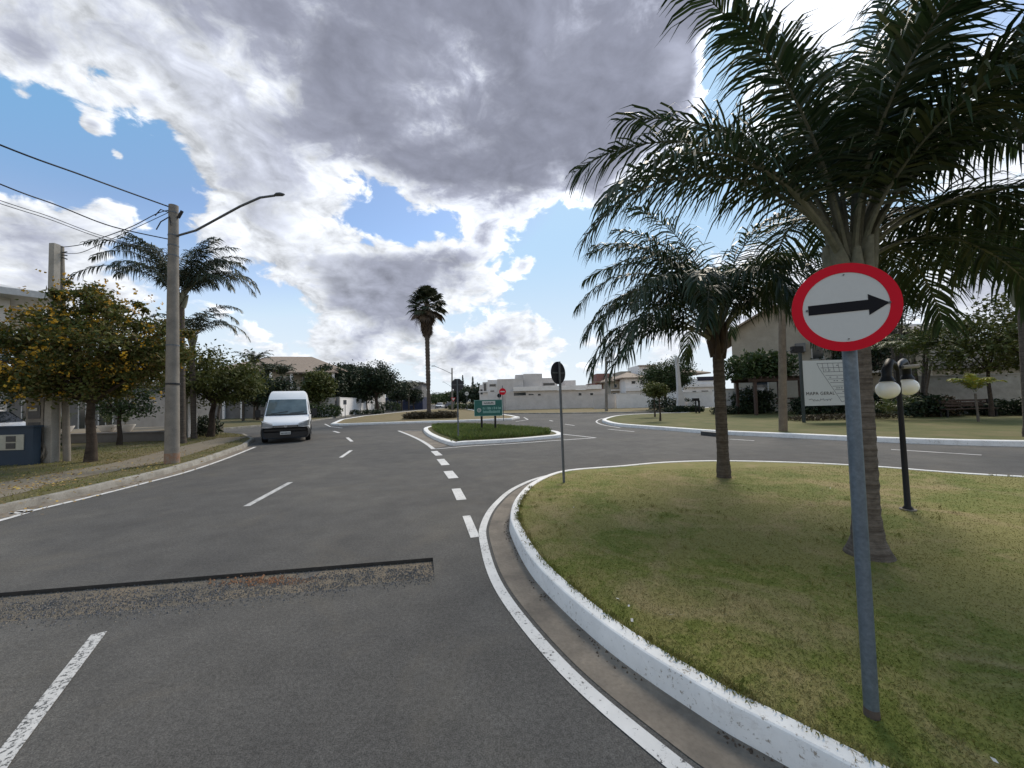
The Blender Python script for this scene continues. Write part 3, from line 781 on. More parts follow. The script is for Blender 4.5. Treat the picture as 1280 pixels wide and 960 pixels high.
MB().slab([(x0, -w), (x1, -w), (x1, -w*2.1), (xt, 0), (x1, w*2.1), (x1, w), (x0, w)], Qa, .003).build('arrow', M['signblack'], t)
for x, z, r in ((-RS*.725, 0, .0055), (RS*.755, 0, .0055), (0, RS*.74, .003), (0, -RS*.73, .003)):
    a = Qa @ Vector((x, 0, z)); b = Qa @ Vector((x, -.006, z)); MB().cyl(a, b, r, 8).build('bolt', M['greypole'], t)
for z_ in (.07, -.09): MB().box(Q @ Vector((0, .014, z_)), (.09, .02, .03), 0, Q.to_3x3()).build('bracket', M['galv'], t)

# sign backs on the islands
def back_sign(label, base, top, zc, r, face, n=64, yaw=0, group=None, pole=.025, sq=False, facem='signback', pm='greypole', bar=True, phase=0):
    base = Vector(base); tp = Vector(top)-base; t = thing('road_sign', label, 'road sign', base, 0, group)
    MB().tube([(0, 0, -.05), tuple(tp)], pole, 10).build('post', M[pm], t, 50)
    c = tp*(zc/tp.z)
    Q = Matrix.Translation(c) @ Matrix.Rotation(yaw, 4, 'Z') @ Matrix.Translation((0, pole+.012, 0))
    out = [(r*math.cos(2*PI*i/n+phase), r*math.sin(2*PI*i/n+phase)) for i in range(n)]
    MB().slab(out, Q, .004).build('sign_face', M[facem], t)
    if bar: MB().box(Q @ Vector((0, -.008, 0)), (r*1.7, .012, .03), 0, Q.to_3x3() @ Matrix.Identity(3)).build('bracket', M['greypole'], t)
    return t, Q
b = G(705, 603, KH-.01); tp = P(699, 452, b.y)
back_sign('dark back of a round sign on the tip of the near lawn', b, tp, P(700, 466, b.y).z-b.z, .215, None, yaw=R(44), pole=.024)
b = G(573, 550, .15); tp = P(571.5, 474, b.y)
back_sign('dark octagonal sign back at the corner of the green sign island', b, tp, P(571.5, 481, b.y).z-b.z, .265, None, n=8, phase=PI/8, yaw=R(8), pole=.03)

# no-entry sign and small signs further back
b = G(629.5, 525.5, .1)
t, Q = back_sign('round red no entry sign beside the green sign', b, P(628, 482, b.y), P(628, 489.5, b.y).z-b.z, .27, None, facem='red', pole=.03, bar=False)
for c in list(t.children):
    if c.name.startswith('sign_face'): c.location.y -= .09
MB().box(Q @ Vector((0, -.096, 0)), (.34, .006, .085)).build('white_bar', M['signwhite'], t)
b = G(624, 521, .1); back_sign('small black round sign beside the no entry sign', b, P(624, 491, b.y), P(624, 494.5, b.y).z-b.z, .2, None, facem='signblack', pole=.03, bar=False)
def tri_sign(label, px, ybase, yc, r, shape):
    b = G(px, ybase, .1); zc = P(px, yc, b.y).z-b.z; t = thing('road_sign', label, 'road sign', b)
    MB().cyl((0, 0, -.05), (0, 0, zc+r*.6), .04, 8).build('post', M['greypole'], t)
    Q = Matrix.Translation((0, -.06, zc)); Q2 = Matrix.Translation((0, -.066, zc))
    if shape == 'tri':
        MB().slab([(-r, r*.6), (0, -r), (r, r*.6)], Q, .006).build('border', M['red'], t)
        MB().slab([(-r*.7, r*.45), (0, -r*.62), (r*.7, r*.45)], Q2, .006).build('sign_face', M['signwhite'], t)
    else:
        MB().slab(circle(r, 32), Q, .006).build('border', M['greypole'], t)
        MB().slab(circle(r*.85, 32), Q2, .006).build('sign_face', M['signwhite'], t)
        MB().box((0, -.072, 0+zc), (r*1.2, .006, r*.25)).build('pictogram', M['dark_hole'], t)
tri_sign('pale round sign on a pole left of the green sign', 584, 513, 492, .38, 'round')
tri_sign('small pale give way sign below the octagonal sign back', 567, 513, 499, .45, 'tri')

# green sign
gl, gr_ = P(593.6, 519.8, 19.6), P(627.6, 519.6, 19.6); gt = P(594, 500.8, 19.6)
b = Vector(((gl.x+gr_.x)/2, 19.6, .14)); t = thing('information_sign', 'green rectangular sign with white panel and pale lettering on two dark posts', 'sign', b)
W, z0, z1 = gr_.x-gl.x, gl.z-.14, gt.z-.14
MB().bx(-W/2, W/2, -.012, .012, z0, z1).build('board', M['signgreen'], t)
mb = MB(); e = .025
mb.bx(-W/2-e, W/2+e, -.02, .02, z0-e, z0).bx(-W/2-e, W/2+e, -.02, .02, z1, z1+e).bx(-W/2-e, -W/2, -.02, .02, z0, z1).bx(W/2, W/2+e, -.02, .02, z0, z1)
mb.build('border', M['palegreen'], t)
for px in (602, 619):
    x = P(px, 525, 19.6).x-b.x
    MB().bx(x-.05, x+.05, .014, .1, -.05, z1-.1).build('post', M['black'], t)
H = z1-z0
MB().bx(-W*.22, W*.26, -.0185, -.013, z0+H*.70, z0+H*.95).build('white_panel', M['signwhite'], t)
mb = MB(); random.seed(3)
x = -W*.16
while x < W*.2:
    l = random.uniform(.02, .05); mb.bx(x, x+l, -.0225, -.019, z0+H*.78, z0+H*random.uniform(.83, .89)); x += l+.012
mb.build('lettering', M['dark_hole'], t)
mb = MB()
for za, zb, xa, xb in ((.40, .58, -W*.2, W*.46), (.16, .34, -W*.2, W*.44)):
    x = xa
    while x < xb:
        l = random.uniform(.018, .04)
        if random.random() < .85: mb.bx(x, x+l, -.017, -.013, z0+H*za, z0+H*(zb-random.uniform(0, .05)))
        x += l+.008
mb.build('lettering', M['palegreen'], t)
MB().slab(circle(.105, 32), Matrix.Translation((-W*.34, -.0155, z0+H*.36)), .005).build('emblem', M['signwhite'], t)
mb = ring_slab(MB(), .075, .05, Matrix.Translation((-W*.34, -.019, z0+H*.36)), .003, 24); mb.bx(-W*.34-.03, -W*.34+.03, -.0205, -.0175, z0+H*.33, z0+H*.39)
mb.build('emblem_mark', M['signgreen'], t)

# map sign
DM = 20.4
b = G(1005, 528, .15); DM = b.y
tl, bl = P(1002.5, 451, DM), P(1006, 507.5, DM)
W = 2.75; z0, z1 = bl.z-b.z, tl.z-b.z
t = thing('map_sign', 'white map board with a street plan and dark lettering on dark green posts', 'sign', b)
for x in (-.0, W+.1):
    MB().bx(x-.06, x+.06, -.05, .05, -.05, z1+(.5 if x < 1 else .1)).build('post', M['darkgreen'], t)
    MB().sphere((x, 0, z1+(.55 if x < 1 else .15)), .07, 10, 8).build('finial', M['plate'], t)
MB().bx(.07, W+.03, -.03, .03, z0, z1).build('board', M['signwhite'], t)
H = z1-z0
def text_mesh(s, size, mtx, m, parent, name='lettering', shear=0, ext=.003, sx=1):
    cu = bpy.data.curves.new('t', 'FONT'); cu.body = s; cu.size = size; cu.extrude = ext; cu.shear = shear; cu.space_character = 1.1
    o = bpy.data.objects.new('t', cu); col.objects.link(o)
    dg = bpy.context.evaluated_depsgraph_get(); me = bpy.data.meshes.new_from_object(o.evaluated_get(dg))
    bpy.data.objects.remove(o); me.transform(mtx @ Matrix.Diagonal((sx, 1, 1, 1))); me.materials.clear(); me.materials.append(m); me.name = name
    return link(name, me, parent)
text_mesh('MAPA GERAL', .235, Matrix.Translation((.16, -.034, z0+H*.235)) @ Matrix.Rotation(R(90), 4, 'X'), M['signblack'], t, sx=1.0)
# flourished script line under it (a pen stroke, not legible in the photograph)
pts = []
for i in range(90):
    u = i/89; pts.append((.3+1.2*u+.03*math.sin(u*44), -.036, z0+H*.12+.05*math.sin(u*52+.8)*(.5+.5*abs(math.sin(u*9)))+.07*max(0, math.sin(u*13+.6))**3))
MB().tube(pts, .009, 4).build('script', M['greypole'], t)
mb = MB()
def seg2(a, b_, w=.012): # plan lines on the board, u,v fractions
    A_ = Vector((.07+a[0]*W, -.0345, z0+a[1]*H)); B_ = Vector((.07+b_[0]*W, -.0345, z0+b_[1]*H)); d = (B_-A_); n_ = Vector((-d.z, 0, d.x)).normalized()*w
    mb.add([A_+n_, A_-n_, B_-n_, B_+n_], [(0, 1, 2, 3)])
L0 = lambda v: .27+(.93-v)*.50
seg2((.27, .93), (.31, .82)); seg2((.31, .82), (.70, .07)); seg2((.27, .93), (1, .93)); 
for v in (.83, .74, .66, .58, .50, .42, .34, .26, .18): seg2((L0(v)+.015, v), (.98, v))
for u in (.37, .47, .57, .67, .77, .87): seg2((u, .93), (u+.02, .74))
seg2((.70, .07), (1.0, .19)); seg2((.88, .18), (.92, .11))
for i in range(26):
    v = random.choice((.88, .78, .70, .62, .54, .46, .38, .30, .22)); u = random.uniform(L0(v)+.05, .95); seg2((u, v), (u+.03, v), .02)
mb.build('street_plan', M['greypole'], t)
MB().slab(circle(.13, 20), Matrix.Translation((.07+.97*W-.1, -.033, z0+H*.56)), .006).build('plan_marker', M['shutter'], t)

# ------------------------------------------------------------------ twin globe lamp
lb = G(1135, 637, KH-.01); Y = lb.y
tpv = P(1123, 478, Y)-lb
t = thing('garden_lamp', 'black lamp post with two white globes on curved arms', 'lamp post', lb)
MB().tube([(0, 0, -.02), (0, 0, .02), tpv*.03, tpv*.5, tpv], [.055, .055, .034, .031, .027], 12).build('post', M['black'], t, 40)
MB().cyl((0, 0, -.02), (0, 0, .012), .085, 12).build('foot', M['concrete'], t, 40)
for px, py, dy in ((1109.5, 487, -.18), (1134.5, 483.5, .30)):
    g = P(px, py, Y+dy)-lb
    mid = tpv.lerp(g, .5); mid.z = max(tpv.z, g.z)+.30
    arm = [tpv-Vector((0, 0, .02)), tpv+Vector((0, 0, .16)), tpv.lerp(g, .3)+Vector((0, 0, .27)), tpv.lerp(g, .7)+Vector((0, 0, .33)), Vector((g.x, g.y, g.z+.24)), Vector((g.x, g.y, g.z+.11))]
    am = MB().tube(arm, [.022, .024, .034, .046, .052, .05], 12).build('arm', M['black'], t, 50)
    MB().tube([Vector((g.x, g.y, g.z+.17)), Vector((g.x, g.y, g.z+.13)), Vector((g.x, g.y, g.z+.105))], [.05, .07, .08], 14).build('cap', M['black'], am, 40)
    MB().sphere(g, .119, 28, 18, .98).build('globe', M['globe'], t, 80)
a = P(1128, 459, Y)-lb
MB().cyl(a, a+Vector((.19, -.02, .01)), .026, 10).build('sensor', M['concrete_l'], t, 40)

# ------------------------------------------------------------------ van
def ring(y, w, zb, zt, wt=None, r=.14, zm=None):
    wt = wt if wt is not None else w; zm = zm if zm is not None else min(1.12, zt-.22)
    h = [(w*.90, zb), (w*.985, zb+.12), (w, zb+.3), (w*.995, zm), ((w+wt)/2, (zm+zt)/2-.02), (wt, zt-r), (wt-r*.35, zt-r*.25), (wt-r, zt)]
    pts = [Vector((x, y, z)) for x, z in h]+[Vector((-x, y, z)) for x, z in h[::-1]]
    return pts
def wheel(parent, x, y, r, wd, side, hub='rim'):
    q = MB().tube([(x-wd/2, y, r), (x-wd/2+.03, y, r), (x+wd/2-.03, y, r), (x+wd/2, y, r)], [r*.93, r, r, r*.93], 24).build('wheel', M['tyre'], parent, 30)
    xo = x+side*wd/2
    MB().tube([(xo-side*.02, y, r), (xo+side*.006, y, r), (xo+side*.012, y, r)], [r*.62, r*.60, r*.3], 18).build('rim', M[hub], q, 30)
    return q
vb = G(357, 553.5, 0)
van = thing('van', 'white high roofed cargo van parked at the left kerb facing the camera', 'van', vb, R(27))
# local: front at y=0 towards -y
st = [(0.02, .80, .40, .74), (.06, .90, .34, .86), (.22, .96, .33, .99), (.55, .985, .33, 1.11), (.90, .99, .33, 1.23), (.98, .99, .33, 1.27)]
rings = [ring(y, w, zb, zt, w-.03 if y < .5 else w-.05, .08 if y < .8 else .04, min(.85, zt-.2)) for y, w, zb, zt in st]
rings += [ring(1.30, .99, .33, 1.603, .90, .04), ring(1.62, .99, .33, 1.936, .86, .04), ring(1.72, .99, .33, 2.04, .85, .05), ring(1.95, .99, .33, 2.33, .83, .11), ring(2.25, .99, .33, 2.46, .80, .14), ring(5.45, .99, .36, 2.46, .80, .14), ring(5.58, .96, .42, 2.38, .78, .14)]
body = MB().loft(rings).build('body', M['vanwhite'], van, 38, recalc=True)
# windscreen: laid over the slope, slightly proud
def wsp(u, v):   # u -1..1, v 0..1 on the windscreen slope
    y = .99+(1.69-.99)*v; z = 1.28+(2.008-1.28)*v; hw = .875+(.80-.875)*v
    return Vector((u*hw, y-.05+.03*u*u, z+.02-.01*u*u))
mb = MB(); nu = 10
for j in range(7):
    for i in range(nu+1): mb.v.append(tuple(wsp(-1+2*i/nu, j/6)))
for j in range(6):
    for i in range(nu): o = j*(nu+1)+i; mb.f.append((o, o+1, o+nu+2, o+nu+1))
ws = mb.build('windscreen', M['windscreen'], van, 60)
mb = MB()
for u0, v0, u1, v1 in ((-.75, .04, .05, .16), (.12, .04, .85, .12)):
    a, b_ = wsp(u0, v0), wsp(u1, v1); mb.tube([a+Vector((0, -.025, .02)), b_+Vector((0, -.025, .02))], .014, 5)
mb.build('wiper', M['carblack'], ws)
mb = MB()
for i in range(nu): a, b_ = wsp(-1+2*i/nu, -.012), wsp(-1+2*(i+1)/nu, -.012); mb.tube([a+Vector((0, -.012, 0)), b_+Vector((0, -.012, 0))], .03, 5)
mb.build('cowl', M['carblack'], van)
# bumper, grille, lamps, plate
bm_ = [(-.03, .86, .26, .64), (-.10, .92, .22, .70), (.10, .99, .22, .72), (.52, 1.012, .26, .62)]
MB().loft([ring(y, w, zb, zt, w-.02, .06, zt-.15) for y, w, zb, zt in bm_]).build('bumper', M['carblack'], van, 40, recalc=True)
gm = MB().box((0, -.008, .765), (1.02, .06, .09)).build('grille', M['carblack'], van)
mb = MB()
for z in (.735, .765, .795): mb.box((0, -.045, z), (.96, .02, .012))
mb.build('grille_bar', M['rim'], gm); MB().cyl((0, -.04, .765), (0, -.06, .765), .065, 18).build('badge', M['rim'], gm)
for s in (-1, 1):
    MB().loft([[Vector((s*x, y, z)) for x, y, z in q] for q in (
        [(.52, -.02, .73), (.52, -.02, .85), (.91, .03, .97), (.91, .03, .76)], [(.52, .12, .73), (.52, .12, .90), (.975, .26, 1.03), (.975, .26, .76)])]).build('headlight', M['lamp'], van, 30, recalc=True)
    mr = MB().box((s*1.19, 1.02, 1.36), (.22, .12, .36)).build('mirror', M['carblack'], van)
    MB().box((s*1.05, 1.05, 1.29), (.14, .05, .06)).build('mirror_arm', M['carblack'], mr)
    MB().box((s*1.19, .953, 1.36), (.17, .006, .30)).build('mirror_cap', M['carblack'], mr)
    mb = MB(); mb.add([(s*.962, 1.22, 1.35), (s*.962, 2.05, 1.35), (s*.90, 2.05, 1.92), (s*.895, 1.72, 1.92)], [(0, 1, 2, 3)])
    for v in range(4): mb.v[v] = (mb.v[v][0]+s*.035, mb.v[v][1], mb.v[v][2])
    mb.build('side_window', M['glass'], van)
    mb = MB().box((s*.995, 3.3, .80), (.03, 4.2, .16)).build('side_trim', M['carblack'], van)
    for y in (.98, 4.35):
        wheel(van, s*.90, y, .335, .22, s)
        mb = MB(); mb.tube([(s*.995, y+.42*math.cos(a), .335+.42*math.sin(a)) for a in [PI*i/12 for i in range(13)]], .035, 6)
        mb.build('wheel_arch', M['carblack'], van)
MB().box((0, -.135, .46), (.42, .012, .14)).build('number_plate', M['signwhite'], van)
mb = MB()
for i in range(7): mb.box((-.16+.053*i, -.143, .45), (.034, .004, .07))
mb.build('plate_marks', M['greypole'], van)

def car(label, loc, rz, paint, scale=1.0, group=None):
    t = thing('car', label, 'car', loc, rz, group); t.scale = (scale,)*3
    S = [(0.0, .70, .35, .62), (.15, .82, .28, .74), (.9, .86, .25, .92), (1.15, .86, .25, .97)]
    def cr(y, w, zb, zt, wt, r=.1): return ring(y, w, zb, zt, wt, r, .8 if zt > 1.0 else zt-.12)
    rr = [cr(y, w, zb, zt, w-.05, .07) for y, w, zb, zt in S]+[cr(1.75, .87, .25, 1.36, .64), cr(2.2, .87, .25, 1.47, .62), cr(3.0, .87, .25, 1.46, .62), cr(3.6, .86, .25, 1.30, .62), cr(4.0, .84, .28, .98, .76, .08), cr(4.15, .76, .38, .85, .70, .07)]
    MB().loft(rr).build('body', paint, t, 40, recalc=True)
    MB().add([(-.74, 1.17, 1.01), (.74, 1.17, 1.01), (.58, 1.73, 1.36), (-.58, 1.73, 1.36)], [(0, 1, 2, 3)]).build('windscreen', M['glass'], t)
    MB().add([(-.6, 3.64, 1.30), (.6, 3.64, 1.30), (.72, 3.99, 1.02), (-.72, 3.99, 1.02)], [(0, 1, 2, 3)]).build('rear_window', M['glass'], t)
    for s in (-1, 1):
        MB().add([(s*.84, 1.4, 1.0), (s*.84, 3.7, 1.0), (s*.69, 3.35, 1.34), (s*.70, 1.85, 1.36)], [(0, 1, 2, 3)]).build('side_window', M['glass'], t)
        MB().box((s*.6, .04, .68), (.34, .12, .12)).build('headlight', M['lamp'], t)
        MB().box((s*.95, 1.35, 1.0), (.18, .1, .13)).build('mirror', paint, t)
        for y in (.8, 3.3): wheel(t, s*.80, y, .31, .2, s)
    MB().box((0, -.005, .5), (1.3, .06, .16)).build('grille', M['carblack'], t)
    return t
car('white car half hidden behind the low blue wall at the left edge', (P(16, 535, 14.4).x, 14.4, .125), R(75), M['carwhite'], 1.22)
cx = P(548, 510, 95); car('white car far down the avenue behind the tall palm', (cx.x, 95, 0), 0, M['carwhite'])
cx = P(560.5, 510, 88); car('dark car far down the avenue beside the light pole', (cx.x, 88, 0), R(3), M['cardark'])

# ------------------------------------------------------------------ street pole, twin poles, cables
pb = G(215, 579, .125); ptop = P(217, 257, pb.y)-pb
t = thing('street_lamp_pole', 'tall round concrete pole with a long street lamp arm', 'street pole', pb)
MB().tube([(0, 0, -.1), (0, 0, .02), ptop*.5, ptop], [.178, .178, .15, .118], 18).build('pole', M['concrete'], t, 40)
arm = [P(217, 296, pb.y)-pb, P(245, 288, pb.y-.1)-pb, P(300, 258, pb.y-.5)-pb, P(325, 247, pb.y-.7)-pb, P(343, 244.5, pb.y-.8)-pb]
am = MB().tube(smooth_arm if False else arm, .032, 10).build('lamp_arm', M['greypole'], t, 50)
e = arm[-1]; d = (arm[-1]-arm[-2]).normalized()
MB().tube([e, e+d*.10+Vector((0, 0, .02)), e+d*.22+Vector((0, 0, .01)), e+d*.32], [.035, .07, .075, .03], 10, True, .6).build('lamp_head', M['greypole'], am, 40)
for f in (.45, .80, .84, .88, .97):
    c = ptop*f; r = .178-.06*f+.008; MB().tube([c-Vector((0, 0, .02)), c+Vector((0, 0, .02))], [r, r], 14).build('strap', M['greypole'], t)
mb = MB()
for k in range(7):
    a = k*1.1; q = ptop*.965+Vector((math.cos(a)*.2-.15, math.sin(a)*.2, random.uniform(-.25, .1)))
    mb.tube([ptop*.965, q, q+Vector((random.uniform(-.2, .1), 0, random.uniform(-.3, .2)))], .016, 5)
mb.cyl(ptop*.95+Vector((.14, 0, 0)), ptop*.965+Vector((.26, 0, .1)), .04, 8)
mb.build('cable_fitting', M['cable'], t)
MB().tube([(0, 0, 2.28), (0, 0, 2.33)], [.171, .170], 16).build('black_band', M['cable'], t)
MB().tube([(0, 0, -.02), (0, 0, .22), (0, 0, .30)], [.182, .181, .1795], 18).build('soil_stain', M['rust'] if False else mat('red_soil_stain', (.26, .13, .07), (.24, .2, .16), 9, .95), t, 40)

qb = G(64, 578, .125)
t = thing('utility_pole', 'square concrete service pole with meter cabinet behind the flowering tree', 'utility pole', qb)
tp = P(68.5, 305, qb.y)-qb; w = .10
MB().loft([[tp*f+Vector((a*w*s, b_*w*s, 0)) for a, b_ in ((-1, -1), (1, -1), (1, 1), (-1, 1))] for f, s in ((-.01, 1.15), (.5, 1), (1, .85))]).build('pole', M['concrete_l'], t)
cw = .5
cb = MB().bx(-.68, -.14, -.12, .35, 0, 2.02).build('meter_cabinet', M['concrete'], t)
for z in (1.05, 1.58): 
    k = MB().bx(-.60, -.22, -.135, -.122, z-.2, z+.22).build('meter_box', M['dark_hole'], cb)
MB().bx(-.56, -.3, -.15, -.138, 1.62, 1.72).build('meter_label', M['plate'], cb)
MB().bx(-.62, -.3, -.16, -.125, .55, .72).build('green_tag', M['signgreen'], cb)
tp2 = P(76, 308, qb.y+.2)-qb
t2 = thing('utility_pole', 'slimmer dark pole close behind the square concrete service pole', 'utility pole', qb+Vector((.27, .2, 0)))
MB().tube([(0, 0, -.1), tp2-Vector((.27, .2, 0))], [.09, .075], 10).build('pole', M['concrete'], t2, 40)
mb = MB()
for k in range(3): c = (tp2-Vector((.27, .2, 0)))*(.97-.01*k); mb.cyl(c, c+Vector((.25, -.05, -.05*k)), .02, 6)
mb.build('bracket', M['greypole'], t2)
# coil of spare cable
cc = G(44, 579, .13)
mb = MB()
for k in range(9):
    r_ = random.uniform(.22, .34); tilt = random.uniform(-.25, .25); y_ = random.uniform(-.04, .04); xo = random.uniform(-.08, .08)
    mb.tube([(xo+r_*math.cos(a)+tilt*math.sin(a)*.3, y_+.05*math.sin(a*2+k), .36+r_*1.1*math.sin(a)) for a in [2*PI*i/20 for i in range(21)]], .012, 5)
mb.tube([(-.2, 0, .05), (-.6, -.1, .02), (-1.0, -.05, .12), (-1.6, .05, .3)], .012, 5)
o = mb.build('cable_coil', M['cable_tan']); o.location = cc; tag(o, 'loose coil of pale cable lying against the square service pole', 'cable')

def cable(label, pts, r, grp='overhead cables on the left'):
    o = MB().tube(smooth3(pts), r, 5).build('overhead_cable', M['cable']); return tag(o, label, 'cable', grp)
def smooth3(pts, n=8):
    pts = [Vector(p) for p in pts]; out = []
    for i in range(len(pts)-1):
        p0, p1, p2, p3 = pts[max(i-1, 0)], pts[i], pts[i+1], pts[min(i+2, len(pts)-1)]
        for j in range(n):
            t_ = j/n; out.append(.5*((2*p1)+(-p0+p2)*t_+(2*p0-5*p1+4*p2-p3)*t_*t_+(-p0+3*p1-3*p2+p3)*t_**3))
    return out+[pts[-1]]
py_ = pb.y
cable('thick cable running from the lamp pole top to the upper left edge', [P(213, 259, py_), P(160, 240, py_-1), P(100, 218, py_-2), P(0, 181, py_-3.2), P(-260, 70, py_-5)], .020)
cable('second cable from the left edge passing into the arching palm', [P(216, 300, py_), P(140, 283, py_-.9), P(70, 256, py_-2), P(0, 230, py_-3), P(-260, 120, py_-5)], .016)
cable('upper of the two thin grey cables at the left edge', [P(216, 318, py_), P(128, 295, py_-.6), P(60, 270, py_-1.6), P(0, 250.5, py_-2.5), P(-260, 160, py_-4.5)], .009)
cable('lower of the two thin grey cables at the left edge', [P(216, 322, py_), P(128, 298, py_-.6), P(60, 273.5, py_-1.6), P(0, 254.5, py_-2.5), P(-260, 170, py_-4.5)], .009)
cable('service cable looping from the twin poles to the lamp pole', [P(77, 309, qb.y), P(100, 306, py_+.4), P(128, 297, py_+.2), P(165, 283, py_), P(196, 267, py_), P(214, 262, py_)], .012)
cable('lower service cable sagging between the twin poles and the lamp pole', [P(77, 316, qb.y), P(100, 316, py_+.4), P(130, 303, py_+.2), P(165, 287, py_), P(214, 264, py_)], .009)

# far light poles
def light_pole(label, px, Y, ytop, ax, ay, group=None):
    b = P(px, 500, Y); b.z = .1; tp = P(px, ytop, Y)-b; t = thing('street_lamp_pole', label, 'street pole', b, 0, group)
    MB().tube([(0, 0, -.1), tp], [.17, .12], 10).build('pole', M['concrete'], t, 40)
    s = tp*.86; e_ = P(ax, ay, Y-.5)-b
    a = MB().tube([s, s.lerp(e_, .5)+Vector((0, 0, .05)), e_], .045, 6).build('lamp_arm', M['greypole'], t)
    MB().box(e_+Vector((-.2, 0, 0)), (.6, .25, .12)).build('lamp_head', M['greypole'], a)
    return t
light_pole('light pole with a lamp arm far down the avenue right of the tall palm', 565, 70, 460, 543, 457.5)
light_pole('farthest light pole on the avenue behind the octagonal sign', 567.5, 125, 482, 555, 477.5)
light_pole('lean grey pole on the verge before the pale boundary wall', 757.5, 45, 446, 764, 452)
b = G(978.8, 539, .15); t = thing('utility_pole', 'weathered timber pole on the far lawn left of the arrow sign', 'utility pole', b)
MB().tube([(0, 0, -.1), P(977, 330, b.y)-b], [.155, .115], 14).build('pole', M['wood'], t, 40)
MB().tube([(0, 0, 3.2), (.35, 0, 3.25), (.55, 0, 3.3)], [.02, .02, .02], 6).build('bracket', M['greypole'], t)
MB().box((.75, 0, 3.3), (.4, .2, .26)).build('spot_lamp', M['black'], t)

# ------------------------------------------------------------------ houses
def window(parent, x0, x1, z0, z1, y, fr='frame', pane='glass', mull=0, t=.05, face='front'):
    """window in a wall facing -y at local plane y"""
    mb = MB(); d0, d1 = y-.05, y+.02
    mb.bx(x0, x1, d0, d1, z0, z0+t).bx(x0, x1, d0, d1, z1-t, z1).bx(x0, x0+t, d0, d1, z0+t, z1-t).bx(x1-t, x1, d0, d1, z0+t, z1-t)
    for k in range(mull):
        x = x0+(x1-x0)*(k+1)/(mull+1); mb.bx(x-t*.4, x+t*.4, d0, d1, z0+t, z1-t)
    f = mb.build('window', M[fr], parent)
    MB().bx(x0+t*.9, x1-t*.9, y-.022, y-.01, z0+t*.9, z1-t*.9).build('pane', M[pane], f)
    return f
def X(px, Y): return P(px, 500, Y).x
def Z(py, px, Y): return P(px, py, Y).z

def hip_roof(mb, x0, x1, y0, y1, z, h, o=.5):
    x0 -= o; x1 += o; y0 -= o; y1 += o; w = (y1-y0)/2; d = min(w, (x1-x0)/2*.98); ym = (y0+y1)/2
    v = [(x0, y0, z), (x1, y0, z), (x1, y1, z), (x0, y1, z), (x0+d, ym, z+h), (x1-d, ym, z+h), (x0, y0, z-.18), (x1, y0, z-.18), (x1, y1, z-.18), (x0, y1, z-.18)]
    mb.add(v, [(0, 1, 5, 4), (1, 2, 5), (2, 3, 4, 5), (3, 0, 4), (0, 6, 7, 1), (1, 7, 8, 2), (2, 8, 9, 3), (3, 9, 6, 0), (6, 9, 8, 7)])

# pale flat roofed house row behind the far verge
def block_house(label, Y, masses, wins, m='white_wall', bands=(), group='pale houses across the far street', roofs=()):
    xs = [X(a[0], Y) for a in masses]; x0 = min(xs); b = Vector((x0, Y, .1)); t = thing('house', label, 'house', b, 0, group)
    mb = MB()
    for (a, c, ytop, dy, dep) in masses:
        mb.bx(X(a, Y)-x0, X(c, Y)-x0, dy, dy+dep, -.1, Z(ytop, a, Y+dy)-.1)
    mb.build('wall', M[m], t)
    for (a, c, yt, yb, dy) in wins: window(t, X(a, Y)-x0, X(c, Y)-x0, Z(yb, a, Y)-.1, Z(yt, a, Y)-.1, dy)
    for (a, c, yt, yb, dy, mm, nm) in bands:
        MB().bx(X(a, Y)-x0, X(c, Y)-x0, dy-.35, dy-.003, Z(yb, a, Y)-.1, Z(yt, a, Y)-.1).build(nm, M[mm], t)
    for (a, c, yt, dy, dep, h, mm) in roofs:
        mb = MB(); hip_roof(mb, X(a, Y)-x0, X(c, Y)-x0, dy, dy+dep, Z(yt, a, Y)-.1, h); mb.build('roof', M[mm], t)
    return t
block_house('long low pale house with white fascia and stepped upper blocks', 62,
    [(632, 760, 489.5, 0, 9), (622, 655, 474, .5, 14), (645, 656, 468.5, 3, 8), (655.5, 679.5, 467.5, 1.5, 8), (679, 700, 472.5, 3, 8), (711, 725.5, 475.5, 4, 6)],
    [(642, 658, 490.5, 495, 0), (660.5, 667.5, 492, 494.4, 0), (672, 676.5, 491.8, 495, 0), (723, 727.5, 491, 494.8, 0), (737.5, 742, 491, 494.5, 0), (681, 697, 477.5, 481.5, 3)],
    'grey_wall', [(642, 752, 483.8, 489, 0, 'white_wall', 'fascia')])
block_house('pale two storey house with an angled front left of the long low house', 68,
    [(610, 624, 475, 0, 10), (603, 612, 477.5, 1.2, 10), (598, 606, 481, 2.5, 10)], [(612, 620.5, 480, 483.5, 0), (604, 608, 478.5, 489, 1.2), (613, 618, 488, 490, 0), (599, 603, 486, 493, 2.5)], 'white_wall',
    [(598, 610, 489, 490.5, 1.2, 'white_wall', 'balcony_slab')])
block_house('house with a red brown water tower block behind the grey pole', 76,
    [(745, 772, 478, 0, 10), (751, 769, 467, 3, 5)], [(748, 753, 480, 485, 0), (760, 766, 480, 485, 0)], 'brown_wall', [(742, 772, 477, 478.5, 0, 'tile', 'eave')])
block_house('beige house with sloping tiled roof in the row behind the white boundary wall', 70,
    [(764, 803, 476, 0, 10), (785, 803, 464, 4, 6)], [(768, 772, 480, 485, 0), (776, 781, 480, 485, 0), (766, 775, 491, 493, 0), (788, 793, 481, 485, 0)], 'beige_wall',
    [(764, 782, 487, 488.5, 0, 'white_wall', 'balcony_slab')], roofs=[(763, 790, 476, 0, 10, 1.1, 'tile')])
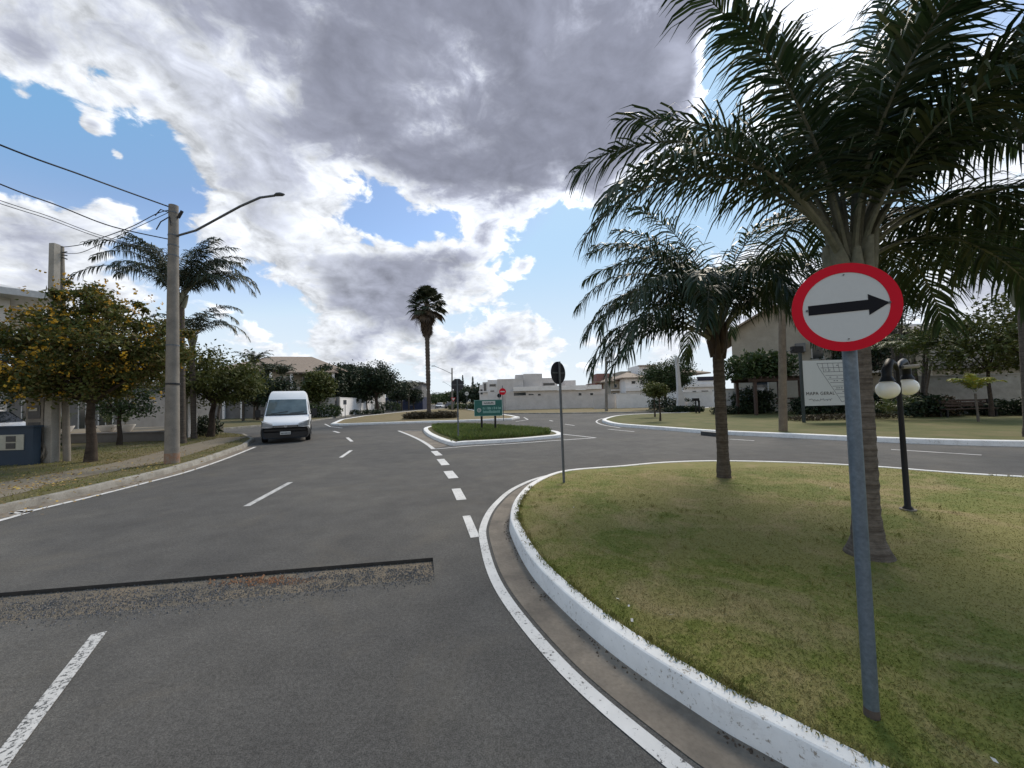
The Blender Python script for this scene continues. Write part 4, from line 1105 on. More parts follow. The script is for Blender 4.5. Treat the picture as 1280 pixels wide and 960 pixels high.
block_house('white two storey house with a tower room partly behind the round tree', 66,
    [(783, 850, 472, 0, 10), (808, 830, 456, 3, 7)], [(790, 795, 476, 480, 0), (801, 804, 476, 480, 0), (776, 785, 491, 493, 0), (789, 797, 491, 493, 0), (800, 804, 490.5, 493, 0), (812, 818, 459, 462, 3)], 'white_wall',
    [(782, 806, 485, 489, 0, 'white_wall', 'balcony_slab'), (806, 832, 455, 456.3, 3, 'tile', 'eave')], roofs=[(780, 812, 472, 0, 10, 1.2, 'tile')])
block_house('white house with hip roof and dark solar panels right of the concrete pylon', 58,
    [(850, 893, 474, 0, 11), (850, 893, 481, -1.2, 1.2)], [(861, 866, 488.6, 491, -1.2), (872, 881, 488.3, 491, -1.2), (885.5, 889, 488, 490.5, -1.2), (853, 858, 476, 480, 0)], 'white_wall',
    [(850, 894, 481, 484.5, -1.2, 'white_wall', 'canopy'), (873, 895, 471, 476, .2, 'panel', 'solar_panel')], roofs=[(846, 884, 466.5, 0, 11, 1.2, 'tile')])

# boundary walls
def wall(label, a, b_, h, m, th=.2, cap=None, z=.1, grp=None, piers=()):
    a = Vector((a[0], a[1])); b_ = Vector((b_[0], b_[1])); d = b_-a; L = d.length; ang = math.atan2(d.y, d.x)
    t = thing('boundary_wall', label, 'wall', (a.x, a.y, z), ang, grp)
    MB().bx(0, L, -th/2, th/2, -.1, h).build('wall', M[m], t)
    MB().bx(-.04, L+.04, -th/2-.04, th/2+.04, h, h+.06).build('coping', M[cap or m], t)
    for x, w_, mm in piers: MB().bx(x-w_/2, x+w_/2, -th/2-.06, th/2+.06, -.1, h+.10).build('pier', M[mm], t)
    return t
xx = lambda px, Y: (X(px, Y), Y)
wall('grey boundary wall section behind the grey pole, left of the white section', xx(742, 56), xx(770, 56), 2.05, 'grey_wall')
wall('white boundary wall section below the tiled houses', xx(770.5, 55.5), xx(835, 55.5), 2.1, 'white_wall')
wall('white boundary wall right of the pylon with a tall end pier', xx(850, 52), xx(893, 52), 2.0, 'white_wall')
wl = thing
# left white wall
wa, wb_ = Gd(423, 520.5, .13), Gd(466, 514, .13)
wall('long white garden wall receding beside the left road, past its dark pier', wa, wb_, 2.5, 'white_wall', piers=((.0, .7, 'dgrey_wall'),), z=.12)
wall('short pale grey wall facing the road just right of the van', (wa[0]-7.5, wa[1]+.3), (wa[0]-.4, wa[1]+.05), 2.45, 'grey_wall', z=.12)

# house behind the van
HB = 56
t = thing('house', 'two storey pale house with a tiled roof and balcony behind the white van', 'house', (X(355, HB), HB, .1), R(14))
w0, w1 = -8.5, 7.5
MB().bx(w0, w1, 0, 10, -.1, 6.6).bx(-1.0, 6.8, -1.6, 0, -.1, 3.1).build('wall', M['beige_wall'], t)
mb = MB(); hip_roof(mb, w0, w1, 0, 10, 6.8, 2.6, .9); hip_roof(mb, 1.5, 7.0, -1.5, 6, 6.4, 1.6, .6); mb.build('roof', M['tile'], t, recalc=True)
for x0, x1, z0_, z1_ in ((-7.2, -5.6, 3.9, 5.6), (-4.2, -2.8, 3.9, 5.6), (-.6, 1.0, 3.6, 5.9), (2.4, 4.6, 3.5, 6.0), (-7.4, -5.8, .9, 2.6), (-4.4, -2.6, .3, 2.7)): window(t, x0, x1, z0_, z1_, 0, mull=1, t=.09)
for x in (-1.2, 1.5, 4.9, 7.0): MB().bx(x-.16, x+.16, -1.9, -1.6, -.1, 6.4).build('column', M['white_wall'], t)
mb = MB().bx(-1.0, 7.0, -1.72, -1.66, 4.1, 4.18)
for i in range(24): mb.bx(-1+.34*i, -1+.34*i+.04, -1.71, -1.67, 3.1, 4.1)
mb.build('balcony_railing', M['frame'], t); MB().bx(5.2, 7.2, -.12, -.02, 3.2, 6.0).build('shutter', M['shutter'], t)
MB().bx(-13, -1.3, -1.2, -.003, 2.9, 3.2).build('canopy', M['white_wall'], t)
MB().bx(-12.6, -1.6, -.6, -.3, -.1, 2.895).build('garage_door', M['dgrey_wall'], t)
for x in (-12.5, -9.6, -7.2, -5.0): MB().bx(x-.14, x+.14, -1.1, -.8, -.1, 2.895).build('column', M['white_wall'], t)
# blue house and neighbours down the left road
HB2 = 92
t = thing('house', 'dark blue house with a flat roof beyond the big dark tree', 'house', (X(506, HB2), HB2, .1), R(5))
MB().bx(-4.6, 4.2, 0, 9, -.1, 2.9).build('lower_wall', M['navy_wall'], t)
MB().bx(-4.4, 4.0, .1, 9, 2.9, 6.2).build('wall', M['dgrey_wall'], t)
window(t, -1.6, -.4, 2.0, 4.0, 0); window(t, 1.0, 2.0, 1.0, 2.4, 0); MB().bx(-4.8, 4.4, -.3, 9.2, 6.2, 6.5).build('roof', M['tile_grey'], t)
HB3 = 78
t = thing('house', 'pale rounded house top showing above the dark hedge trees', 'house', (X(447, HB3), HB3, .1))
MB().bx(-3.5, 3.0, 0, 8, -.1, 7.3).build('wall', M['white_wall'], t)
MB().tube([(-3.5, .5, 7.3), (3.4, .5, 7.3)], [1.2, 1.2], 20).build('roof', M['white_wall'], t, 40); window(t, -1, 1, 4, 5.4, 0)

# left house at the picture edge
HL = 16
t = thing('house', 'white house with layered eaves cut off by the left edge', 'house', (P(9, 500, HL).x, HL, .1), R(53))
zt = Z(375, 9, HL)-.1
MB().bx(-12, 0, 0, 9, -.1, zt+.1).bx(-12, -1.6, .8, 8, zt+.1, zt+1.2).build('wall', M['white_wall'], t)
e1 = 1.0
r_ = MB(); r_.add([(-12, -1.0, zt+.05), (e1, -1.0, zt+.05), (e1, 10, zt+.05), (-12, 10, zt+.05), (-12, -1.0, zt+.32), (e1, -1.0, zt+.32), (e1, 10, zt+.32), (-12, 10, zt+.32), (-12, 3, zt+1.3), (-1.2, 3, zt+1.3)],
    [(0, 1, 5, 4), (1, 2, 6, 5), (2, 3, 7, 6), (0, 3, 2, 1), (4, 5, 9, 8), (5, 6, 9), (6, 7, 8, 9)]).build('roof', M['frame'], t)
MB().bx(-12, -.9, -.2, 9, zt+1.2, zt+1.4).build('upper_eave', M['frame'], t)
window(t, -3.2, -1.2, 3.6, 5.2, 0); window(t, -3.4, -1.4, .8, 2.4, 0)
# low garden wall, planters, gate pillar, blue wall
bb = G(24, 581, .125)
t = thing('low_wall', 'low dark blue wall with a beige plate at the left edge', 'wall', bb)
MB().bx(-4.5, .50, -.08, .12, -.1, 1.13).build('wall', M['blue_wall'], t); MB().bx(-4.55, .54, -.11, .15, 1.13, 1.18).build('coping', M['blue_wall'], t)
pn = MB().bx(-.54, .24, -.1, -.082, .46, .92).build('plate', M['plate'], t)
mb = MB()
for z in (.50, .71): mb.bx(-.28, .0, -.115, -.103, z, z+.17)
mb.build('letter_slot', M['dark_hole'], pn)
lw = G(72, 553, .125)
t = wall('low grey garden step wall behind the flowering tree trunk', (X(30, 19.3), 19.3), (X(222, 19.3), 19.3), .42, 'dgrey_wall', .3, z=.12)
t = thing('garden_terrace', 'pale paved garden terrace behind the flowering tree', 'terrace', (X(120, 23), 22.2, .1)); MB().bx(-6.5, 6, -2.7, 3, -.05, .46).build('paving', M['path'], t)
for px, lb_ in ((80, 'white bowl planter with a small palm beside the square service pole'), (157, 'white bowl planter right of the flowering tree trunk'), (135, 'small white bowl planter directly behind the flowering tree trunk')):
    b = Vector((X(px, 20.6), 20.6, .56)); t = thing('planter', lb_, 'planter', b, 0, 'white planters on the garden terrace')
    MB().tube([(0, 0, 0), (0, 0, .05), (0, 0, .30), (0, 0, .36)], [.22, .26, .40, .42], 18).build('bowl', M['white_wall'], t, 40)
    MB().cyl((0, 0, .3), (0, 0, .365), .36, 14).build('soil', M['trench'], t)
    for k in range(9): add_frond(t, frond_mesh((0, 0, .36), k*.7, R(80), R(20), .9, 14, .2, .02, .6, lseg=2, seg=8, r0=.01), M['frond_olive'])
b = Vector((X(232, 21), 21, .12)); t = thing('gate_pillar', 'tall grey gate pillar between the concrete pole and the small tree', 'pillar', b)
MB().bx(-.33, .27, -.2, .4, -.1, 2.5).build('shaft', M['concrete'], t); MB().bx(.272, .33, -.18, .38, -.1, 2.45).build('edge_trim', M['white_wall'], t); MB().bx(-.4, .36, -.26, .46, 2.5, 2.58).build('cap', M['concrete'], t)
t = thing('house', 'shaded garden house front with white doors behind the flowering tree', 'house', (X(120, 27), 27, .1)); MB().bx(-11, 1.8, 0, 8, -.1, 3.4).build('wall', M['dgrey_wall'], t)
MB().bx(-11.4, 2.2, -.8, 8.4, 3.4, 3.65).build('roof', M['tile_grey'], t)
for x in (-5.2, -3.4, -1.2, .2): window(t, x, x+1.1, .3, 2.5, 0, mull=1, t=.08)

# ------------------------------------------------------------------ gable house on the right and its garden
HG = 34
gx = X(918, HG); ax = X(973, HG)
t = thing('house', 'pale gabled house with brown eaves left of the arrow sign', 'house', (gx+3.2*.866, HG-1.6, .12), R(-30))
hw = 3.2; ze = Z(416, 918, HG)-.1; za = Z(384, 973, HG-1.6)-.1
MB().add([(-hw, 0, -.1), (hw*1.15, 0, -.1), (hw*1.15, 0, ze-.4), (0, 0, za), (-hw, 0, ze), (-hw, 11, -.1), (hw*1.15, 11, -.1), (hw*1.15, 11, ze-.4), (0, 11, za), (-hw, 11, ze)],
         [(0, 1, 2, 3, 4), (9, 8, 7, 6, 5), (0, 4, 9, 5), (1, 6, 7, 2), (4, 3, 8, 9), (3, 2, 7, 8), (0, 5, 6, 1)]).bx(hw*1.15, hw*3, 1, 11, -.1, 6.0).build('wall', M['beige_wall'], t)
mb = MB()
def slope(xa, za_, xb, zb_):
    mb.add([(xa, -.7, za_), (xb, -.7, zb_), (xb, 11.5, zb_), (xa, 11.5, za_), (xa, -.7, za_+.16), (xb, -.7, zb_+.16), (xb, 11.5, zb_+.16), (xa, 11.5, za_+.16)],
           [(0, 1, 5, 4), (1, 2, 6, 5), (2, 3, 7, 6), (3, 0, 4, 7), (0, 3, 2, 1), (4, 5, 6, 7)])
sl = (za-ze)/hw; slope(-hw-.7, ze-.7*sl+.02, -.003, za+.02); slope(.003, za+.02, hw*1.2, ze-.45)
mb.build('roof', M['tile'], t)
mb = MB(); hip_roof(mb, hw*1.1, hw*3.1, 1, 11, 6.1, 1.4, .4); mb.build('side_roof', M['tile_grey'], t, recalc=True)
window(t, hw*.75, hw*1.0, 4.2, 5.6, -.003); window(t, -hw*.5, -hw*.2, 1.0, 2.6, 0)
window(t, hw*1.25, hw*1.9, 4.1, 5.8, 1.0, mull=2, t=.09, pane='shutter')
mb = MB().bx(hw*1.0, hw*2.1, -.05, .0-.003, 4.05, 4.12)
for i in range(26): mb.bx(hw*1.0+i*.16, hw*1.0+i*.16+.03, -.045, -.01, 3.1, 4.05)
mb.build('balcony_railing', M['black'], t); MB().bx(hw*1.0, hw*2.1, -.12, .98, 2.95, 3.1).build('balcony_slab', M['white_wall'], t)
MB().bx(hw*.42, hw*.62, -.45, -.003, 4.9, 5.6).build('air_conditioner', M['dgrey_wall'], t)
wall('low white garden wall in front of the gabled house', (X(893, 32), 32), (X(955, 32), 32), 2.0, 'white_wall', z=.12)
# pergola
pbse = G(945.5, 519, .15); YP = pbse.y
t = thing('pergola', 'dark brown timber pergola with crossbars behind the timber pole', 'pergola', pbse)
x1 = X(1001, YP)-pbse.x; zp = Z(477, 945, YP)-.15
for x in (0, x1):
    for y in (0, 2.2): MB().bx(x-.09, x+.09, y-.09, y+.09, -.05, zp).build('post', M['brownwood'], t)
for y in (0, 2.2): MB().bx(-.4, x1+.4, y-.07, y+.07, zp, zp+.2).build('beam', M['brownwood'], t)
mb = MB()
for i in range(9): x = -.2+(x1+.4)*i/8; mb.bx(x-.04, x+.04, -.4, 2.6, zp+.202, zp+.34)
mb.build('rafter', M['brownwood'], t)
mb = MB()
for z in (.75, 1.1): mb.bx(x1*.45, x1-.1, -.03, .03, z, z+.1)
mb.build('rail', M['brownwood'], t)
bush('climbing_plant', 'leafy climbing plant heaped over the timber pergola', (pbse.x+x1*.35, YP+1.3, .15+zp+.2), (x1*1.25, 3.2, 2.3), 5200, .26, M['leaf_mid'], 'plant')
bush('shrub', 'dark shrub under the pergola with a yellow brown stem', (pbse.x+x1*.45, YP+2.6, .15), (2.6, 2, 2.3), 2600, .22, M['leaf_dark'])
# hedges at the back of the lawn
hb = G(838, 516, .15); he = G(893, 515.5, .15)
bush('hedge', 'low dark clipped hedge running along the lawn in front of the pylon', ((hb.x+he.x)/2, hb.y+1, .15), (he.x-hb.x, 1.6, .62), 5200, .16, M['leaf_dark'], 'hedge')
bush('hedge', 'low dark hedge between the near palm trunk and the pergola', (X(925, 30), 30, .15), (4.2, 1.2, .75), 2600, .16, M['leaf_dark'], 'hedge')
bush('flower_bed', 'low brownish planted bed at the foot of the map board', (X(1030, 21.5)+.6, b.y+20.4 if False else DM+1.4, .15), (5.6, 1.2, .32), 2600, .11, M['bedplant'], 'flower bed')
bush('hedge', 'tall dark hedge behind the map board', (X(1060, 27), 27, .15), (7.5, 1.4, 1.7), 4200, .22, M['leaf_dark'], 'hedge')
# concrete pylon
yp = 36.5
b = Vector((X(851, yp), yp, .14)); t = thing('concrete_pylon', 'slender pale concrete pylon with a stepped foot behind the hedge', 'monument', b)
zt = Z(447, 848, yp)-.14; xl = X(848, yp)-b.x
MB().loft([[Vector((x, y, z)) for x, y in ((a, -.2), (c, -.2), (c, .2), (a, .2))] for z, a, c in ((-.1, -.45, .60), (1.2, -.32, .25), (2.4, -.28, .02), (zt, -.3, -.14))]).build('shaft', M['grey_wall'], t)
MB().bx(-.6, .95, -.35, .35, -.1, .55).bx(.5, .93, -.3, .3, .55, .95).build('base', M['grey_wall'], t)
b = Vector((X(869.5, 33.5), 33.5, .14)); t = thing('letter_box', 'small dark box on a post above the low hedge', 'letter box', b)
MB().cyl((0, 0, -.05), (0, 0, 1.05), .06, 8).build('post', M['black'], t); MB().bx(-.25, .25, -.15, .15, 1.05, 1.3).build('box', M['black'], t)
b = Vector((X(873.5, 33.5), 33.5, .14)); t = thing('garden_light', 'small dark garden bollard beside the box on a post', 'bollard', b)
MB().cyl((0, 0, -.05), (0, 0, .95), .08, 10).build('post', M['black'], t); MB().sphere((0, 0, 1.02), .1, 10, 8).build('lamp_cap', M['black'], t)

# right boundary wall, benches, house beyond
a_, b2 = P(1150, 500, 23.5), P(1420, 500, 23.5)
wall('tilted looking pale grey boundary wall behind the yellow palm', (a_.x, 24.2), (b2.x, 22.2), 2.35, 'concrete_l', z=.12)
bench_px = ((1176, 1243),)
for px0, px1 in bench_px:
    b = Vector((X((px0+px1)/2, 21), 21, .14)); t = thing('park_bench', 'dark slatted bench in front of the pale wall on the far lawn', 'bench', b)
    w_ = (X(px1, 21)-X(px0, 21))/2
    mb = MB()
    for y in (-.2, -.07, .06): mb.bx(-w_, w_, y, y+.1, .42, .46)
    mb.build('seat', M['brownwood'], t)
    mb = MB()
    for z in (.56, .70, .84): mb.bx(-w_, w_, .2, .24, z, z+.1)
    mb.build('backrest', M['brownwood'], t)
    for s in (-1, 1):
        for y in (-.15, .2): MB().bx(s*w_*.9-.04, s*w_*.9+.04, y-.03, y+.03, -.02, .42 if y < 0 else .95).build('leg', M['black'], t)
t = thing('house', 'long pale house with a dark roof band behind the right boundary wall', 'house', (X(1215, 33), 33, .1))
MB().bx(-7, 16, 0, 9, -.1, 5.6).bx(-5, 3.2, 2, 8, 5.6, 7.3).build('wall', M['concrete_l'], t); MB().bx(-7.5, 16.5, -.8, 0, 3.3, 3.9).build('canopy', M['tile_grey'], t)
MB().bx(-7.3, 16.3, -.3, 9.3, 5.6, 5.85).bx(-5.3, 3.5, 1.7, 8.3, 7.3, 7.55).build('roof', M['frame'], t)
for x in (-5, -2, 1.5, 5): window(t, x, x+1.6, 4.1, 5.3, 0)
for i, (px, Y, w_, h_) in enumerate(((1150, 21.6, 1.9, 1.5), (1170, 22, 1.8, 1.2), (1258, 21.4, 3.2, 1.0), (1215, 22.4, 4.2, .8), (1310, 20.5, 3, 1.1))):
    bush('shrub', ['dark shrub right behind the twin globe lamp', 'reddish dark shrub left of the bench', 'low dark hedge right of the bench', 'low dark hedge behind the bench', 'dark shrub at the right edge'][i], (X(px, Y), Y, .15), (w_, 1.1, h_), 1500, .18, M['leaf_dark'] if i != 1 else M['bedplant'])
# little yellow palm
b = G(1223, 527, .15); t = queen_palm('small yellow green palm with a thin pale stem before the grey wall', b, P(1219, 492, b.y), .04, [(k*51, 62+(k*17 % 25), -30+(k*29 % 40), 1.05) for k in range(10)],
           dict(nleaf=22, ll=.34, lw=.05, droop=.7, plume=.2, r0=.02, pet=.15, seg=10), M['frond_yellow'], flare=1.2, bases=0)
# fan shaped clump by the lamp
b = Vector((X(1112, 20), 20, .15)); t = thing('palm_clump', 'small fan palm clump at the foot of the shrubs left of the globe lamp', 'plant', b)
for k in range(16): add_frond(t, frond_mesh((0, 0, .3), k*.93, R(70-(k % 4)*12), R(10), 1.5, 18, .3, .04, .5, lseg=2, seg=8, r0=.015), M['frond_olive'])
# areca clump behind the arrow sign and the lamp
def areca(label, base, n, h, L, leafm, spread=.7, ll=.45, nleaf=30, name='areca_palm', group=None, lw=.05):
    t = thing(name, label, 'palm tree', base, 0, group)
    mb = MB(); tops = []
    for k in range(max(3, n//5)):
        a = k*2.4; rr = spread*random.uniform(.1, .6); hh = h*random.uniform(.75, 1.05)
        tops.append(Vector((math.cos(a)*rr*1.8, math.sin(a)*rr*1.8, hh))); mb.tube([(math.cos(a)*rr*.5, math.sin(a)*rr*.5, -.05), tops[-1]*.5, tops[-1]], [.09, .07, .05], 8)
    mb.build('trunk', M['trunk_palm2'], t, 60)
    for k in range(n):
        q = tops[k % len(tops)]; a = random.uniform(0, 6.28)
        add_frond(t, frond_mesh(q, a, R(random.uniform(55, 88)), R(random.uniform(-70, 0)), L*random.uniform(.8, 1.1), nleaf, ll, lw, 1.1, .3, .15, .03, lseg=2, seg=10), leafm)
    return t
areca('bushy palm clump on the far lawn above the globe lamp', Vector((X(1150, 22), 22, .15)), 30, 3.6, 3.2, M['frond_olive'])
areca('tall dark palm clump behind the right side of the arrow sign', Vector((X(1125, 25.5), 25.5, .15)), 34, 6.6, 3.6, M['frond_dark'])
tree('tree', 'spreading olive green tree hanging over the right boundary wall', (X(1238, 20.5), 20.5, .15), 2.6, .09, [(0, 0, 3.9, 3.6, 2, 1.5), (-1.5, 0, 3.2, 2.4, 1.5, .9), (1.8, 0, 3.2, 1.8, 1.4, .8)], 90, 60, .19, M['leaf_olive'], .16, limbs=16)
tree('tree', 'dark green tree filling the gap right of the gabled house', (X(1085, 30), 30, .15), 3, .2, [(0, 0, 5.2, 3.0, 2.2, 2.4)], 70, 70, .24, M['leaf_dark'], .2)
tree('tree', 'olive tree above the grey wall near the right edge', (X(1300, 19), 19, .15), 3.0, .18, [(0, 0, 4.6, 2.8, 2, 1.6)], 46, 60, .2, M['leaf_olive'], .18)

# ------------------------------------------------------------------ left trees
fb = G(113, 577, .125)
sx = fb.y/480
t, C, Pn = tree('flowering_tree', 'bushy tree with yellow blossoms in front of the concrete poles', fb, 2.0, .125,
     [(0, 0, 3.6, 2.4, 1.7, 1.25), (-1.9, 0, 3.2, 1.5, 1.3, 1.0), (1.6, -.1, 3.6, 1.45, 1.2, 1.05), (-.3, 0, 4.8, 1.2, 1.0, .75), (.2, 0, 2.6, 2.2, 1.3, .6), (1.3, 0, 4.75, .5, .5, .55), (-2.5, 0, 2.6, 1.2, .9, .5), (-.9, 0, 5.3, .45, .4, .4), (-2.3, -.2, 4.3, .5, .5, .4), (2.6, 0, 3.9, .5, .5, .5)],
     260, 130, .115, M['leaf_flower'], .14, limbs=40)
fl_c = [c for c in C if c[1] < .9]; fp = []
fl_c = random.sample(fl_c, len(fl_c)//2)
for _ in range(420):
    c = random.choice(fl_c); q = np.array(c)+rng.normal(size=3)*.30+np.array([.12, -.38, .05])
    k = random.randint(3, 9); fp.append(q+rng.normal(size=(k, 3))*.055)
stuff(leafcloud('blossom', np.concatenate(fp), .085, M['flower'], t, aspect=.8))
pods = np.concatenate([np.array(random.choice(C))+rng.normal(size=(7, 3))*.18 for _ in range(40)])
stuff(leafcloud('seed_pod', pods, .22, M['frond_dead'], t, aspect=.12, droop=1.35))
for i, (px, Y, h, rx, rz_, lab) in enumerate(((150, 17.5, 1.5, 1.3, 1.1, 'small green tree behind the flowering tree'), (-20, 15, 2.2, 1.6, 1.3, 'dark leafy tree at the left edge behind the blue wall'))):
    tree('tree', lab, (X(px, Y), Y, .12), h, .09, [(0, 0, h+rz_*.6, rx, 1.1, rz_)], 40, 70, .13, M['leaf_mid'] if i == 0 else M['leaf_dark'], .22)
tb = G(263, 546, .125)
tree('tree', 'rounded olive green tree on the verge left of the van', tb, 2.0, .16, [(0, 0, 3.3, 2.6, 2.0, 1.35), (.9, 0, 2.8, 1.8, 1.5, .9), (-1.6, 0, 3.0, 1.4, 1.2, .9)], 110, 90, .17, M['leaf_olive'], .18, lean=(.25, 0))
bush('shrub', 'dark low plants between the gate pillar and the small tree', (X(250, 22), 22, .12), (1.8, 1.2, 1.3), 1200, .18, M['leaf_dark'])
bush('hedge', 'dark hedge behind the white car and blue wall', (X(22, 17), 17, .12), (3.6, 1, 1.5), 2200, .16, M['leaf_dark'], 'hedge')
# arching palms behind the lamp pole
yb = 17.5; b = Vector((X(228, yb), yb, .12)); tp = P(226, 378, yb)
AS = [(185, 68, -30, 5.0), (176, 74, -10, 5.2), (2, 76, -45, 4.0), (12, 66, -62, 3.9), (-6, 84, -12, 3.8), (120, 84, 20, 3.8), (60, 80, 0, 3.8), (240, 80, 0, 3.2), (180, 72, -18, 5.2), (172, 62, -35, 4.9), (188, 55, -48, 4.8), (165, 80, 10, 4.4), (195, 82, 20, 3.9), (0, 70, -55, 3.9), (8, 58, -70, 3.7), (-10, 50, -62, 3.5), (15, 80, -20, 3.9), (-20, 84, 0, 3.7), (90, 82, 10, 3.7), (270, 80, 0, 3.2), (100, 66, -30, 3.7), (255, 62, -50, 3.2), (30, 75, -45, 3.7), (150, 68, -40, 4.4), (-5, 86, 25, 3.5)]
queen_palm('tall palm with long arching fronds directly behind the lamp pole', b, tp, .14, AS, dict(nleaf=64, ll=.72, lw=.042, droop=1.25, plume=.3, r0=.045, pet=.16), M['frond_dark'], flare=1.4, tm='trunk_palm2', br=.16)
yb = 20; b = Vector((X(243, yb), yb, .12)); tp = P(240, 428, yb)
queen_palm('shorter arching palm above the rounded olive tree', b, tp, .12, [(0, 76, -60, 3.4), (10, 86, -30, 3.4), (-12, 62, -70, 3.2), (20, 52, -75, 3.1), (4, 82, -45, 3.5), (175, 70, -50, 2.4), (120, 80, -20, 2.6), (60, 70, -50, 2.6), (250, 78, -40, 2.2), (300, 64, -60, 2.2), (150, 60, -60, 2.2), (-40, 80, -40, 2.4)],
           dict(nleaf=40, ll=.5, lw=.045, droop=1.0, plume=.3, r0=.04, pet=.16), M['frond_dark'], flare=1.3, tm='trunk_palm2', bases=7, br=.13)
areca('leafy areca clump right of the lamp pole, behind the olive tree', Vector((X(268, 26), 26, .12)), 22, 3.0, 2.6, M['frond_olive'])
# trees round the house behind the van
for px, Y, h, L, lab, mm in ((318, 48, 6.6, 3.0, 'dark palm over the roof of the house behind the van', 'frond_dark'), (335, 47, 5.2, 2.8, 'palm in front of the left side of the house behind the van', 'frond_dark'), (352, 46, 5.0, 2.3, 'palm before the balcony of the house behind the van', 'frond_dark'), (304, 44, 4.2, 2.6, 'olive palm left of the house behind the van', 'frond_olive')):
    b = Vector((X(px, Y), Y, .12)); queen_palm(lab, b, b+Vector((0, 0, h)), .13, [(k*137.5 % 360, 60+(k*17 % 28), -60+(k*29 % 60), L) for k in range(15)], dict(nleaf=24, ll=.55, lw=.08, droop=1, plume=.3, r0=.05, pet=.14, seg=9, lseg=2), M[mm], flare=1.2, tm='trunk_palm2', bases=0, group='palms around the house behind the van')
for px, Y, h_, lab in ((322, 45, 5.2, 'dark leafy tree in front of the left half of the house behind the van'), (347, 43, 4.6, 'dark leafy tree right above the van roof'), (497, 80, 5.6, 'dark bushy tree in front of the left side of the blue house'), (517, 88, 4.6, 'dark bushy tree right of the blue house')):
    tree('tree', lab, (X(px, Y), Y, .12), h_*.35, .16, [(0, 0, h_*.66, h_*.42, 1.6, h_*.36)], 70, 60, .3, M['leaf_dark'], .2)
DT = [(398, 52, 2.6, 2.0, 4.4, 'leaf_olive', 'narrow olive green tree at the corner of the white garden wall'), (412, 57, 3.2, 2.2, 5.2, 'leaf_dark', 'dark evergreen first in the row behind the white garden wall'), (425, 60, 3.3, 2.2, 5.4, 'leaf_dark', 'dark evergreen second in the row behind the white garden wall'),
      (437, 63, 3.4, 2.2, 5.8, 'leaf_dark', 'dark evergreen third in the row behind the white garden wall'), (448, 67, 3.4, 2.2, 6.0, 'leaf_dark', 'dark evergreen fourth in the row behind the white garden wall'), (458, 72, 3.5, 2.4, 5.8, 'leaf_dark', 'dark evergreen last in the row behind the white garden wall')]
for px, Y, rx, ry, zc, mm, lab in DT:
    tree('tree', lab, (X(px, Y), Y, .12), 2.2, .2, [(0, 0, zc*.86, rx*.72, 1.9, zc*.56)], 130, 70, .36, M[mm], .16, group='trees behind the white garden wall')
tree('tree', 'large dark round tree at the far end of the white garden wall', (X(471, 66), 66, .12), 3.4, .3, [(0, 0, 5.8, 3.3, 2.6, 2.7), (1.8, 0, 5.0, 2.6, 2, 1.8)], 110, 70, .36, M['leaf_dark'], .18)
for px, Y, lab in ((502, 84, 'left of the two dark palms before the blue house'), (511, 86, 'right of the two dark palms before the blue house')):
    b = Vector((X(px, Y), Y, .12)); queen_palm(lab, b, b+Vector((0, 0, 4.4)), .2, [(k*137.5 % 360, 60+(k*17 % 28), -85+(k*29 % 60), 3.6) for k in range(24)], dict(nleaf=18, ll=.7, lw=.14, droop=1.2, plume=.3, r0=.07, pet=.1, seg=8, lseg=2), M['frond_dark'], flare=1.2, bases=0, tm='trunk_palm2')
for px, w_, h_, lab in ((404, 4.5, 2.0, 'green shrub against the grey wall right of the van'), (440, 9, .8, 'low plants along the foot of the white garden wall'), (482, 5, 2.2, 'green hedge beyond the large dark round tree')):
    Y = {404: 49, 440: 58, 482: 74}[px]; bush('shrub', lab, (X(px, Y)+(.3 if px != 404 else 0), Y, .12), (w_, 1.2, h_), 1300, .26, M['leaf_mid'] if px != 440 else M['leaf_dark'])
for px, yb_, yt, lab in ((431.5, 522, 500, 'small sign on a thin post in front of the white garden wall, nearer one'), (450.5, 518, 499, 'small sign on a thin post in front of the white garden wall, farther one')):
    b = G(px, yb_, .1); t = thing('road_sign', lab, 'road sign', b); z = P(px, yt, b.y).z-.1
    MB().cyl((0, 0, -.05), (0, 0, z), .04, 8).build('post', M['greypole'], t); MB().bx(-.2, .2, -.06, -.045, z-.55, z).build('sign_face', M['greypole'], t)
# far trees of the avenue
FT = [(524, 120, 4.2, 4.6), (534, 140, 5, 4.4), (545, 150, 5, 4.2), (556, 160, 6, 5.6), (566, 130, 4, 5.0), (574, 120, 4, 5.2), (582, 115, 4, 5.6), (591, 105, 3.6, 5.8), (598, 98, 3.2, 5.4), (604, 96, 2.6, 4.4), (512, 135, 5, 4.0), (550, 190, 8, 6)]
FL = ['beyond the blue house', 'left of the tall palm stem, far away', 'just right of the tall palm stem, far away', 'behind the two far cars', 'behind the light pole', 'behind the octagonal sign back', 'between the octagonal sign and the pale round sign', 'behind the pale round sign', 'beside the angled pale house', 'at the left corner of the angled pale house', 'low behind the dark palms', 'closing the end of the avenue']
for (px, Y, rx, zt_), lb_ in zip(FT, FL):
    tree('tree', 'distant dark green tree '+lb_, (X(px, Y), Y, .1), zt_*.35, .22, [(0, 0, zt_*.62, rx*.8, 2.5, zt_*.38)], 46, 46, .55, M['leaf_dark'] if Y < 125 else M['leaf_mid'], .2, group='distant trees along the avenue')
